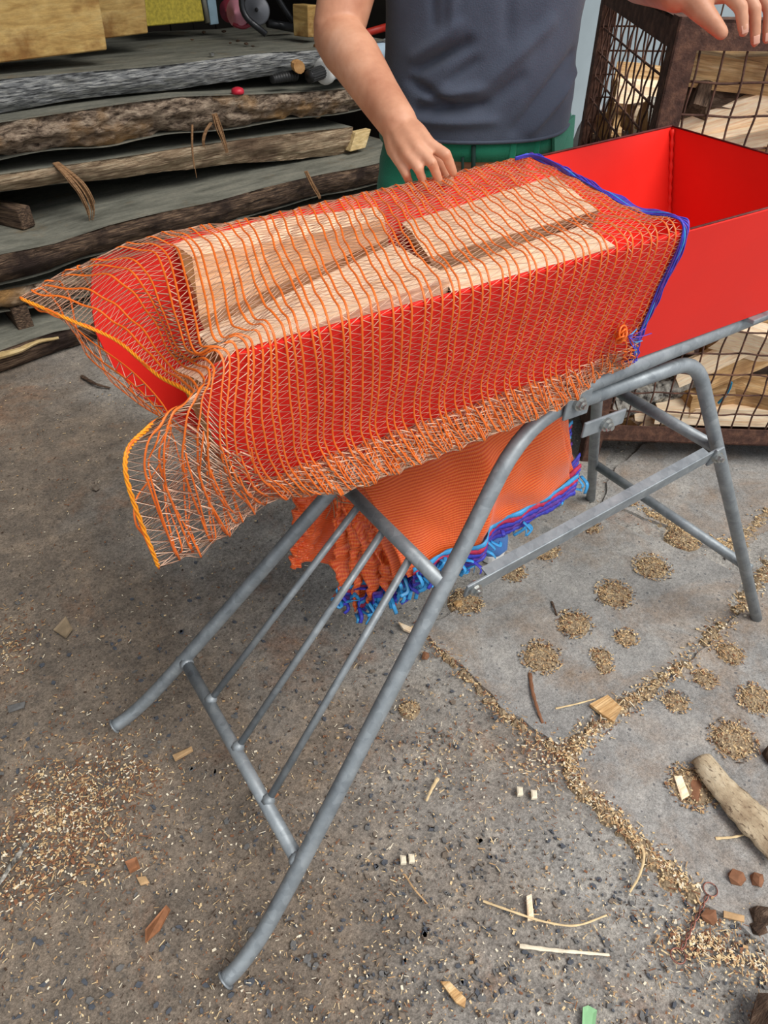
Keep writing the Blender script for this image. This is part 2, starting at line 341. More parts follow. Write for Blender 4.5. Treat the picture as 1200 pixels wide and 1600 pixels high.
    M['pipe_grey'] = plain('weathered_grey_pipe', srgb(120, 118, 106), 0.6, 0, 0.2, 20)
    M['strip_blue'] = plain('pale_blue_strip', srgb(150, 178, 194), 0.5)
    M['tool_red'] = plain('red_handle', srgb(206, 52, 38), 0.45)
    M['tool_wood'] = wood('tool_handle_wood', [(0.3, srgb(120, 82, 52)), (0.7, srgb(176, 128, 86))], (2, 10, 10), 6, 0.3)
    M['cap_red'] = plain('red_plastic_cap', srgb(200, 32, 56), 0.45)
    M['tarp'] = plain('grey_tarpaulin', srgb(150, 152, 152), 0.6, 0, 0.3, 14, 0.4)
    M['fibre'] = wood('bast_fibre', [(0.3, srgb(104, 74, 50)), (0.6, srgb(164, 126, 90)), (0.75, srgb(190, 156, 120))], (2, 20, 20), 10, 0.5)
    M['leaf'] = plain('dry_leaf', srgb(140, 122, 98), 0.8, 0, 0.2, 40, 0.2)
    M['leaf_orange'] = plain('orange_leaf', srgb(142, 94, 62), 0.8, 0, 0.3, 60, 0.3)
    M['leaf_green'] = plain('pale_green_scrap', srgb(140, 190, 140), 0.7, 0, 0.1, 40)
    M['wire'] = plain('twisted_tie_wire', srgb(150, 100, 88), 0.4, 0.6, 0.2, 60)
    M['paint_blue'] = plain('blue_marking_paint', srgb(40, 150, 196), 0.6)
build_materials()

# ================================================================== SETTING
def setting():
    # ground: yard concrete, with real unevenness
    n, m = 120, 130
    xs = np.linspace(-3.2, 6.0, n); ys = np.linspace(-2.2, 6.6, m)
    X, Yg = np.meshgrid(xs, ys, indexing='ij'); P = np.stack([X, Yg, np.zeros_like(X)], -1).reshape(-1, 3)
    P[:, 2] = vnoise(P, 2.2, 3.1) * 0.004 - 0.004
    fl = mesh_obj('floor', P, grid_faces(n, m), M['floor'], None, True); tag(fl, kind='structure')
    # shed: back wall behind the timber stack, grey-blue wall to the right of it, roof over the stack
    A = STK
    def wall(name, s0, s1, o0, o1, z0, z1, mat):
        mb = MB(); mb.add(*box_vf(A((s0 + s1) / 2, (o0 + o1) / 2, (z0 + z1) / 2), (s1 - s0, o1 - o0, z1 - z0), AXS)); o = mb.build(name, mat); tag(o, kind='structure'); return o
    wb = wall('wall_back', -1.5, 3.3, 4.3, 4.4, -0.02, 2.75, M['dark_wall'])
    for k in range(32):                # boards of the back wall
        mb = MB(); mb.add(*box_vf(A(-1.35 + 0.145 * k, 4.29, 1.36), (0.138, 0.025 + 0.006 * (k % 3), 2.74), AXS)); mb.build('board', M['dark_wall'], wb)
    wr = wall('wall_right', 3.03, 9.0, 2.62, 2.72, -0.02, 2.75, M['wall'])
    wall('trim_1', 2.95, 3.05, 2.56, 2.74, -0.02, 2.75, M['wall'])
    wall('wall_side', 2.97, 3.05, 2.72, 4.3, -0.02, 2.75, M['dark_wall'])
    wall('ceiling', -1.5, 9.0, 1.75, 4.5, 2.75, 2.85, M['dark_wall'])
    wall('wall_left_unseen', -1.5, -1.4, 0.9, 4.4, -0.02, 2.75, M['dark_wall'])  # out of view, set close in to cut the light from the left
    # smoother concrete topping that ends along a broken edge
    edge = [(1010, 1095), (960, 1120), (915, 1150), (885, 1185), (890, 1215), (915, 1240), (945, 1265), (975, 1290), (1000, 1320), (1025, 1352), (1060, 1380), (1110, 1415), (1160, 1450), (1240, 1500)]
    pts = [gnd(*q)[:2] for q in edge] + [np.array([1.75, 0.0]), np.array([2.1, 0.2]), gnd(1300, 800)[:2], gnd(1230, 900)[:2], gnd(1195, 915)[:2], gnd(1150, 965)[:2], gnd(1110, 1000)[:2], gnd(1060, 1050)[:2]]
    topping(pts, fl, 'concrete_topping')
    e2 = [(1055, 918), (1040, 925), (1100, 868), (1140, 850), (1200, 800), (1300, 760)]
    edge2 = [(1030, 690), (1000, 700), (960, 735), (940, 790), (985, 800), (1040, 822), (1090, 850), (1140, 862), (1175, 845), (1240, 800), (1400, 760), (1400, 700)]
    topping([gnd(*q)[:2] for q in edge2], fl, 'concrete_topping')
    edge3 = [(880, 700), (820, 780), (740, 940), (660, 985), (720, 1040), (790, 1110), (870, 1165), (905, 1130), (960, 1095), (1045, 1045), (1100, 985), (1140, 950), (1160, 900), (1100, 872), (1030, 845), (960, 820), (915, 800), (935, 740), (960, 700)]
    topping([gnd(*q)[:2] for q in edge3], fl, 'concrete_topping')
    return fl
def topping(pts, parent, name, h=0.0042):
    P = np.array(pts); Q = []
    for i in range(len(P)):
        a, b = P[i], P[(i + 1) % len(P)]; k = max(2, int(np.linalg.norm(b - a) / 0.018))
        for t in np.arange(k) / k:
            q = a + (b - a) * t; q = q + 0.012 * np.array([mnoise.noise(Vector((q[0] * 22, q[1] * 22, 1.0))), mnoise.noise(Vector((q[0] * 22, q[1] * 22, 9.0)))]); Q.append(q)
    n = len(Q); c = np.mean(Q, axis=0)
    top = [(q[0], q[1], h - 0.001) for q in Q]; bot = [(q[0] + (q[0] - c[0]) * 0.01, q[1] + (q[1] - c[1]) * 0.01, -0.012) for q in Q]
    f = [tuple(range(n))] + [(i, n + i, n + (i + 1) % n, (i + 1) % n) for i in range(n)]
    o = mesh_obj(name, top + bot, f, M['topping'], parent)
    bm = bmesh.new(); bm.from_mesh(o.data); bmesh.ops.triangulate(bm, faces=[x for x in bm.faces if len(x.verts) > 4])
    bmesh.ops.recalc_face_normals(bm, faces=bm.faces); bm.to_mesh(o.data); bm.free()
    return o
# stack frame: s along the planks, o away from the viewer
SD = np.array([0.98770768, 0.1563123, 0]); SN = np.array([-0.1563123, 0.98770768, 0])
AXS = np.array([SD, SN, [0, 0, 1.0]])
def STK(s, o, z): return SD * s + SN * o + np.array([0, 0, z])
def px_stk(u, v, off):
    d = ray(u, v); t = (off - CC @ SN) / (d @ SN); P = CC + t * d; return P @ SD, P[2]
floor = setting()

# ------------------------------------------------------------------ timber stack
def slab(label, s0, s1, off, depth, zb, zt, edge_mat, rough, seed, shape=None, cut=False):
    """one thick live-edge plank: body, bark edge"""
    org = STK(s0, off, 0); rz = math.atan2(SD[1], SD[0])
    root = thing('timber_slab', label, 'plank', org, rz)
    L = s1 - s0; n = 420
    xs = np.linspace(0, L, n)
    def zof(x):                                   # slight sweep of the plank along its length
        s = s0 + x; b = np.interp(s, zb[0], zb[1]); t = np.interp(s, zt[0], zt[1]); return b, t
    # edge profile
    k = 15; V = []
    fo = np.array([mnoise.noise(Vector((x * 1.3, seed, 0))) * 0.05 for x in xs])
    wob = np.array([mnoise.noise(Vector((x * 3.5, seed, 3))) for x in xs])
    for i, x in enumerate(xs):
        b, t = zof(x); b += wob[i] * 0.012 * rough + max(0.0, rough - 0.9) * 0.05 * mnoise.noise(Vector((x * 14, seed, 9.0))); t += fo[i] * 0.08
        for j in range(k):
            w = j / (k - 1); z = t + (b - t) * w
            bul = -0.018 * math.sin(math.pi * min(1, w * 0.9 + 0.1)) + (0.05 * w * w if rough > 0.8 else 0.03 * w)
            nz = mnoise.noise(Vector((x * 6, z * 30, seed))) * 0.010 + mnoise.noise(Vector((x * 22, z * 60, seed + 5))) * 0.007 * rough + abs(mnoise.noise(Vector((x * 9 + z * 20, z * 14, seed + 8)))) * 0.022 * (rough - 0.3) + max(0.0, rough - 0.9) * 0.09 * abs(mnoise.noise(Vector((x * 7 + z * 9, z * 22 - x * 3, seed + 21)))) + abs(mnoise.noise(Vector((x * 30, z * 45, seed + 11)))) * 0.010 * rough
            V.append((x, fo[i] + bul + nz - 0.002, z))
    tag_name = mesh_obj('bark_edge', V, grid_faces(n, k)[:, ::-1].copy(), M[edge_mat], root, True)
    # body: top, bottom, back
    V = []
    for i, x in enumerate(xs):
        b, t = zof(x); e = V_edge_front = fo[i] + 0.012; t2 = t + fo[i] * 0.08
        V += [(x, fo[i] - 0.008, t2 - 0.0005), (x, fo[i] + depth * 0.5, t + 0.002 * wob[i]), (x, fo[i] + depth, t), (x, fo[i] + depth, b), (x, fo[i] + 0.03, b + wob[i] * 0.012 * rough)]
    f = []
    for i in range(n - 1):
        for j in range(4): f.append((i * 5 + j, i * 5 + j + 1, (i + 1) * 5 + j + 1, (i + 1) * 5 + j))
    f.append((0, 1, 2, 3, 4)); f.append(tuple((n - 1) * 5 + j for j in (4, 3, 2, 1, 0)))
    body = mesh_obj('plank_body', V, [q[::-1] for q in f], [M['slab_top'], M['slab_cut']], root)
    body.data.polygons[len(f) - 1].material_index = 1
    return root
def sticker(label, s, off0, z0, length, h, w, yaw=0.0, tilt=0.0):
    rz = math.atan2(SN[1], SN[0]) + yaw
    o = thing('stack_spacer', label, 'spacer', STK(s, off0, z0), rz)
    mb = MB(); mb.add(*box_vf((length / 2, 0, h / 2), (length, w, h), None, 0.006)); x = mb.build('batten', M['edge_dark'], o)
    return o
def edge_z(off, pts):
    q = sorted(px_stk(u, v, off) for u, v in pts); return [a for a, _ in q], [b for _, b in q]
Z1T = edge_z(2.92, [(0, 126), (200, 107), (400, 84), (500, 77)])
Z4T = edge_z(2.72, [(0, 396), (85, 380), (170, 353), (255, 331), (340, 311), (400, 295), (547, 262)])
def stack():
    L0, R0 = -0.9, 2.62
    slab('thick grey weathered plank on top of the timber stack, carrying the tools', L0, 2.72, 2.92, 0.85, edge_z(2.92, [(0, 179), (185, 151), (300, 138), (425, 121), (500, 106)]), Z1T, 'edge_grey', 0.7, 1.0)
    slab('rough plank with torn brown bark edge, second from the top of the stack', L0, 2.72, 2.86, 0.8, edge_z(2.86, [(0, 254), (115, 235), (210, 222), (300, 212), (400, 197), (565, 177)]), edge_z(2.86, [(0, 190), (200, 160), (280, 150), (400, 146), (545, 140)]), 'edge_rough', 1.25, 7.0)
    slab('pale tan plank with a light sawn right end, third from the top of the stack', L0, 2.47, 2.90, 0.8, edge_z(2.90, [(0, 304), (150, 284), (300, 267), (450, 252), (580, 240)]), edge_z(2.90, [(0, 272), (200, 243), (300, 228), (450, 208), (575, 195)]), 'edge_tan', 0.7, 12.0)
    slab('dark brown live-edge plank jutting forward below the tan one', L0, 2.75, 2.72, 0.95, edge_z(2.72, [(0, 450), (85, 430), (136, 410), (340, 356), (503, 312), (580, 291)]), Z4T, 'edge_dark', 0.9, 20.0)
    slab('grey cracked plank set back under the dark live-edge one', L0, 2.7, 2.79, 0.9, edge_z(2.79, [(0, 495), (68, 484), (200, 452)]), edge_z(2.79, [(0, 452), (100, 432), (200, 405)]), 'edge_rough', 1.3, 31.0)
    slab('lowest dark plank of the stack with a pale strip along its edge', L0, 2.7, 2.70, 1.0, ((-0.9, 2.7), (0.004, 0.004)), edge_z(2.70, [(0, 545), (85, 518), (119, 512)]), 'edge_dark', 0.7, 44.0)
    # pale bare strip along the lowest plank's top arris is part of that plank
    def zt_at(Z, s_): return float(np.interp(s_, Z[0], Z[1]))
    p = gnd(50, 366, 0.385); s_, o_ = p @ SD, p @ SN
    sticker('grey square batten lying on the dark live-edge plank at the left', s_, o_, zt_at(Z4T, s_) + 0.004, 0.55, 0.075, 0.06, 0.35)
    p = gnd(44, 520, 0.08); s_, o_ = p @ SD, p @ SN
    sticker('short dark batten on the lowest plank of the stack', s_, o_, 0.076, 0.6, 0.105, 0.06, -0.1)
    low = [o for o in COL.objects if o.name.startswith('timber_slab') and 'lowest' in o.get('label', '')][0]
    a, b = px_stk(-25, 541, 2.69), px_stk(88, 519, 2.69); mbe = MB(); Q = np.array([(a[0] + 0.9 + (b[0] - a[0]) * t, -0.012 - 0.006 * math.sin(t * 7), 0.081 + 0.003 * math.sin(t * 11)) for t in np.linspace(0, 1, 14)])
    mbe.add(*tube_vf(Q, np.linspace(0.014, 0.005, 14), 6, True)); mbe.build('bare_edge', M['slab_cut'], low)
    # bare sawn corner on the right end of the tan plank's edge
    tan = [o for o in COL.objects if o.name.startswith('timber_slab') and 'pale tan' in o.get('label', '')][0]
    mbc = MB(); cx, cz = px_stk(562, 219, 2.88); v, f = box_vf((0, 0, 0), (0.10, 0.04, 0.078), None, 0.004); v = np.array(v); v[:, 0] += v[:, 2] * 0.5
    mbc.add(v + np.array([cx - (-0.9), -0.008, cz]), f); mbc.build('sawn_end', M['slab_cut'], tan)
    # hanging bark strips
    def fibre(label, pts, off, w, seed, offs=None):
        P = []
        for i, q in enumerate(pts):
            s, z = px_stk(q[0], q[1], off); P.append(STK(s, off + (offs[i] if offs else 0), z))
        P = spline(P, 5); r = np.interp(np.linspace(0, 1, len(P)), np.linspace(0, 1, len(w)), w)
        mb = MB(); rng = random.Random(seed)
        for k in range(max(3, int(max(w) * 700))):
            j = np.array([rng.uniform(-1, 1), rng.uniform(-0.3, 0.3), 0]); Q = P + (SD * j[0] + SN * j[1]) * r[:, None] * 0.8
            e = int(len(Q) * rng.uniform(0.75, 1.0)); mb.add(*tube_vf(Q[:max(4, e)], np.linspace(0.006, 0.002, max(4, e)), 5, True, np.linspace(0.003, 0.0012, max(4, e))))
        o = mb.build('bark_strip', M['fibre']); tag(o, label, 'bark')
    fibre('broad peeled bark strip hanging off the tan plank at the left', [(95, 258), (108, 275), (122, 295), (133, 320), (136, 345)], 2.86, (0.012, 0.03, 0.028, 0.012), 1, (0.04, -0.03, -0.05, -0.05, -0.04))
    fibre('dark twisted bark strip hanging from the torn bark edge', [(335, 178), (342, 200), (350, 222), (358, 250)], 2.84, (0.012, 0.018, 0.012, 0.006), 2)
    fibre('thin pale bark curl beside the twisted strip', [(330, 192), (322, 205), (318, 222), (322, 240)], 2.83, (0.006, 0.008, 0.004), 3)
    fibre('long thin bark thread hanging lowest from the torn edge', [(300, 195), (300, 225), (302, 250), (308, 285)], 2.83, (0.004, 0.004, 0.002), 4)
    fibre('curled bark strip lying on the dark edge near the net', [(478, 268), (488, 288), (498, 305), (500, 312)], 2.67, (0.008, 0.012, 0.006), 5)
stack()

# ------------------------------------------------------------------ things on the stack
Z1 = float(np.interp(1.6, Z1T[0], Z1T[1])) + 0.002
def on_slab(u, v, z=None): return gnd(u, v, Z1 if z is None else z)
def stack_items():
    # boards leaning / lying at the upper left
    def board(label, off, pxs, thick, mat, tilt=0.0, name='plank_board'):
        P = []
        for q in pxs: s, z = px_stk(q[0], q[1], off); P.append(np.array([s, z]))
        c = np.mean(P, axis=0); o = thing(name, label, 'board', STK(c[0], off, c[1]), math.atan2(SD[1], SD[0]))
        V = [(p[0] - c[0], 0, p[1] - c[1]) for p in P] + [(p[0] - c[0], thick, p[1] - c[1] + tilt) for p in P]
        n = len(P); f = [tuple(range(n)), tuple(range(2 * n - 1, n - 1, -1))] + [(i, n + i, n + (i + 1) % n, (i + 1) % n) for i in range(n)]
        ob = mesh_obj('board_face', V, f, M[mat], o)
        bm = bmesh.new(); bm.from_mesh(ob.data); bmesh.ops.recalc_face_normals(bm, faces=bm.faces); bmesh.ops.bevel(bm, geom=list(bm.edges), offset=0.004, segments=1, affect='EDGES'); bm.to_mesh(ob.data); bm.free()
        return o
    board('wide stained yellow-brown board above the left end of the top plank', 3.0, [(-160, 118), (168, 78), (163, 45), (150, -30), (-160, -20)], 0.06, 'board_yellow')
    board('shorter tan board behind the wide stained one', 3.2, [(120, 66), (232, 52), (224, -30), (120, -30)], 0.05, 'board_yellow')
    # spacers under the boards
    sticker('dark batten under the wide stained board', -0.1, 3.02, 0.876, 0.35, 0.02, 0.05)
    board('speckled yellow pressboard panel standing behind the boards', 3.46, [(226, 42), (320, 33), (308, -40), (226, -40)], 0.03, 'osb', 0, 'pressboard_panel')
    def rod(name, label, cat, P, r, mat, k=14): mb = MB(); mb.add(*tube_vf(P, r, k)); o = mb.build(name, M[mat], None, True); tag(o, label, cat); return o
    sA = px_stk(325, 36, 3.48); sB = px_stk(312, -30, 3.52)
    rod('steel_pipe', 'weathered grey pipe leaning beside the yellow panel', 'pipe', [STK(sA[0], 3.48, sA[1]), STK(sB[0], 3.52, sB[1])], 0.012, 'pipe_grey')
    s0, z0 = px_stk(334, 34, 3.5); mb = MB(); mb.add(*box_vf(STK(s0, 3.5, z0 + 0.09), (0.045, 0.015, 0.2), AXS, 0.003)); o = mb.build('plastic_strip', M['strip_blue']); tag(o, 'pale blue strip standing right of the weathered pipe', 'strip')
    # barrow-like trolley lying on the plank: bent black tubes, wheels, disc
    tr = thing('trolley', 'black tube trolley with grey disc and pink wheel lying on the top plank', 'trolley', on_slab(400, 60))
    T0 = np.array(tr.location)
    def tadd(name, vf, mat, smooth=True, parent=tr):
        mb = MB(); v, f = vf; mb.add(np.asarray(v) - T0, f); return mb.build(name, M[mat], parent, smooth)
    def stk_px(u, v, off): s, z = px_stk(u, v, off); return STK(s, off, z)
    P = bend([stk_px(378, -40, 3.12), stk_px(377, 22, 3.12), stk_px(416, 54, 3.04)], 0.05)
    tadd('frame_tube', tube_vf(P, 0.013, 12), 'black')
    P = bend([stk_px(420, -30, 3.3), stk_px(440, 8, 3.28), stk_px(458, 34, 3.26)], 0.04); tadd('frame_tube', tube_vf(P, 0.013, 12), 'black')
    P = [stk_px(418, 36, 3.35), stk_px(460, 44, 3.33)]; tadd('axle_tube', tube_vf(P, 0.018, 12), 'black')
    def disc(name, c, ax, r, th, mat, hub=True):
        ax = ax / np.linalg.norm(ax); prof = [(0, 0.001), (0, r * 0.12), (th * 0.1, r * 0.13), (th * 0.1, r * 0.9), (th * 0.35, r), (th * 0.75, r), (th, r * 0.92), (th, 0.001)]
        P = [c + ax * a for a, _ in prof]; R_ = [q for _, q in prof]
        T = np.array([ax] * len(P)); n0 = np.cross(ax, [0, 0, 1.0]); n0 /= np.linalg.norm(n0); b0 = np.cross(ax, n0); k = 36; V = []
        for p, q in zip(P, R_):
            for j in range(k): a = 2 * math.pi * j / k; V.append(p + q * (n0 * math.cos(a) + b0 * math.sin(a)))
        return tadd(name, (V, [tuple(x) for x in grid_faces(len(P), k, True)]), mat)
    vd = -(np.array([0.3, 0.8, -0.25]))
    dc = stk_px(401, 15, 3.2); disc('disc', dc, -vd, 0.058, 0.02, 'disc'); disc('disc_hub', dc + vd * 0.004, -vd, 0.008, 0.01, 'rubber')
    axw = np.array([0.9, 0.35, -0.1])
    disc('wheel', stk_px(352, 17, 3.45), axw, 0.045, 0.04, 'wheel_red'); disc('wheel', stk_px(366, 20, 3.33), axw, 0.058, 0.035, 'pink')
    rod_ = tube_vf([stk_px(356, 17, 3.45), stk_px(395, 22, 3.22)], 0.008, 10); tadd('axle', rod_, 'wheel_red')
    P = bend([stk_px(364, 38, 3.33), stk_px(380, 44, 3.3), stk_px(392, 38, 3.28)], 0.02); tadd('bracket', tube_vf(P, 0.008, 8), 'wheel_red')
    # wood block by the elbow
    c = stk_px(478, 32, 3.12); o = thing('wood_block', 'light split wood block standing on the top plank behind the arm', 'wood block', c, 0.35)
    mb = MB(); mb.add(*box_vf((0, 0, 0), (0.075, 0.09, 0.12), None, 0.004)); x = mb.build('block', M['board_yellow'], o); x.rotation_euler = (0, 0.06, 0)
    # wooden handle with red grip
    A0, A1, A2 = stk_px(535, 62, 3.02), stk_px(574, 51, 3.06), stk_px(640, 32, 3.12)
    o = thing('tool_handle', 'wooden tool handle with a red sleeve behind the forearm', 'tool', A0); T0b = A0
    mb = MB(); mb.add(*(lambda v, f: (v - T0b, f))(*tube_vf([A0 - (A1 - A0), A0, A1], [0.014, 0.013, 0.013], 12))); mb.build('shaft', M['tool_wood'], o, True)
    mb = MB(); mb.add(*(lambda v, f: (v - T0b, f))(*tube_vf([A1 - (A1 - A0) * 0.05, A1 + (A2 - A1) * 0.5, A2], [0.016, 0.017, 0.017], 14))); mb.build('sleeve', M['tool_red'], o, True)
    # pale pipe with ribbed black grip lying on the second plank
    zc = 0.80
    B0, B1 = stk_px(505, 112, 2.83), stk_px(640, 64, 3.0)
    o = thing('pump_tube', 'pale blue tube with white collar and ribbed black grip', 'pipe', B0); D = (B1 - B0) / np.linalg.norm(B1 - B0)
    def padd(name, a, b, r, mat, k=20, rr=None):
        n = 24; P = np.array([B0 * 0 + D * t for t in np.linspace(a, b, n)]); R_ = np.full(n, r) if rr is None else rr(np.linspace(0, 1, n)); mb = MB(); mb.add(*tube_vf(P, R_, k)); return mb.build(name, M[mat], o, True)
    padd('tube', 0.02, 0.56, 0.043, 'pipe'); padd('collar', -0.01, 0.035, 0.05, 'white', rr=lambda t: 0.052 - 0.012 * (2 * t - 1) ** 4)
    g = padd('grip', -0.10, -0.005, 0.024, 'rubber'); 
    for k in range(16):
        a = 2 * math.pi * k / 16; n0 = np.cross(D, [0, 0, 1.0]); n0 /= np.linalg.norm(n0); b0 = np.cross(D, n0); off = (n0 * math.cos(a) + b0 * math.sin(a)) * 0.024
        mb = MB(); mb.add(*tube_vf([off - D * 0.097, off - D * 0.008], 0.0028, 6)); mb.build('rib', M['rubber'], o)
    C0, C1 = stk_px(425, 124, 2.86), stk_px(462, 117, 2.88); 
    o = thing('ribbed_grip', 'short black ribbed grip left of the pale tube', 'grip', C0); D2 = C1 - C0
    mb = MB(); n = 40; mb.add(*tube_vf([D2 * t for t in np.linspace(0, 1, n)], [0.015 + 0.006 * t + 0.002 * math.sin(t * 60) for t in np.linspace(0, 1, n)], 16)); mb.build('sleeve', M['rubber'], o, True)
    c = stk_px(466, 104, 2.84); o = thing('wood_offcut', 'brown wood offcut leaning between the black grips', 'wood', c, 0.3)
    V, f = tube_vf([(0, -0.008, 0), (0, 0.006, 0), (0, 0.018, 0)], [0.034, 0.036, 0.03], 11, True, [0.024, 0.025, 0.02]); mb = MB(); mb.add(V, f); x = mb.build('slice', M['end'], o); x.rotation_euler = (0.2, 0.5, 0)
    # red cap, hex nut
    c = stk_px(371, 140, 2.86); o = thing('plastic_plug', 'small crimson plastic plug on the rough plank', 'plug', c)
    mb = MB(); mb.add(*tube_vf([(0, 0, -0.014), (0, 0, -0.004), (0, 0, 0.004), (0, 0, 0.009)], [0.026, 0.026, 0.022, 0.010], 18)); mb.build('cap_shell', M['cap_red'], o, True)
    c = on_slab(331, 87); o = thing('hex_nut', 'tiny bright hex nut on the top plank', 'nut', c)
    mb = MB(); V = []
    for z, s in ((0, 1), (0.010, 1)):
        for rr in (0.011, 0.006):
            for j in range(6): V.append((rr * math.cos(j * math.pi / 3), rr * math.sin(j * math.pi / 3), z))
    f = []
    for j in range(6):
        k = (j + 1) % 6; f += [(j, k, 12 + k, 12 + j), (12 + j, 12 + k, 18 + k, 18 + j), (6 + j, 18 + j, 18 + k, 6 + k), (j, 6 + j, 6 + k, k)]
    mb.add(V, f); mb.build('nut_body', M['galv_dark'], o)
    # bark crumbs on the plank top
    rng = random.Random(5)
    for i, (u, v) in enumerate([(385, 68), (395, 72), (360, 67), (318, 50), (350, 49), (372, 64), (300, 62)]):
        o = mesh_obj('bark_crumb', *blob(rng, on_slab(u, v), rng.uniform(0.007, 0.014), 0.5), M['bark']); tag(o, 'small dark bark crumb on the top plank', 'bark crumb', 'bark crumbs on the top plank')
    # crumpled tarpaulin by the right wall
    o = tarp_heap()
def blob(rng, c, r, flat=1.0):
    bm = bmesh.new(); bmesh.ops.create_icosphere(bm, subdivisions=1, radius=r); 
    for v in bm.verts: v.co *= rng.uniform(0.65, 1.2); v.co.z *= flat
    bm.verts.index_update()
    V = [tuple(np.array(v.co[:]) + c) for v in bm.verts]; f = [tuple(v.index for v in q.verts) for q in bm.faces]; bm.free(); return V, f
def tarp_heap():
    c = gnd(905, 430); n, m = 26, 26; V = []
    for i in range(n):
        for j in range(m):
            a, b = i / (n - 1) * 2 - 1, j / (m - 1) * 2 - 1; e = max(0, 1 - (a * a + b * b))
            z = 0.72 * e ** 0.6 + 0.09 * mnoise.noise(Vector((a * 4, b * 4, 2))) * (e > 0) * min(1, e * 4)
            V.append((c[0] + a * 0.2 + 0.05 * mnoise.noise(Vector((a * 3, b * 3, 7))), c[1] + b * 0.2, max(0, z)))
    o = mesh_obj('tarpaulin_heap', V, grid_faces(n, m), M['tarp'], None, True); tag(o, 'crumpled grey tarpaulin heap by the grey wall behind the man', 'tarpaulin'); return o
stack_items()

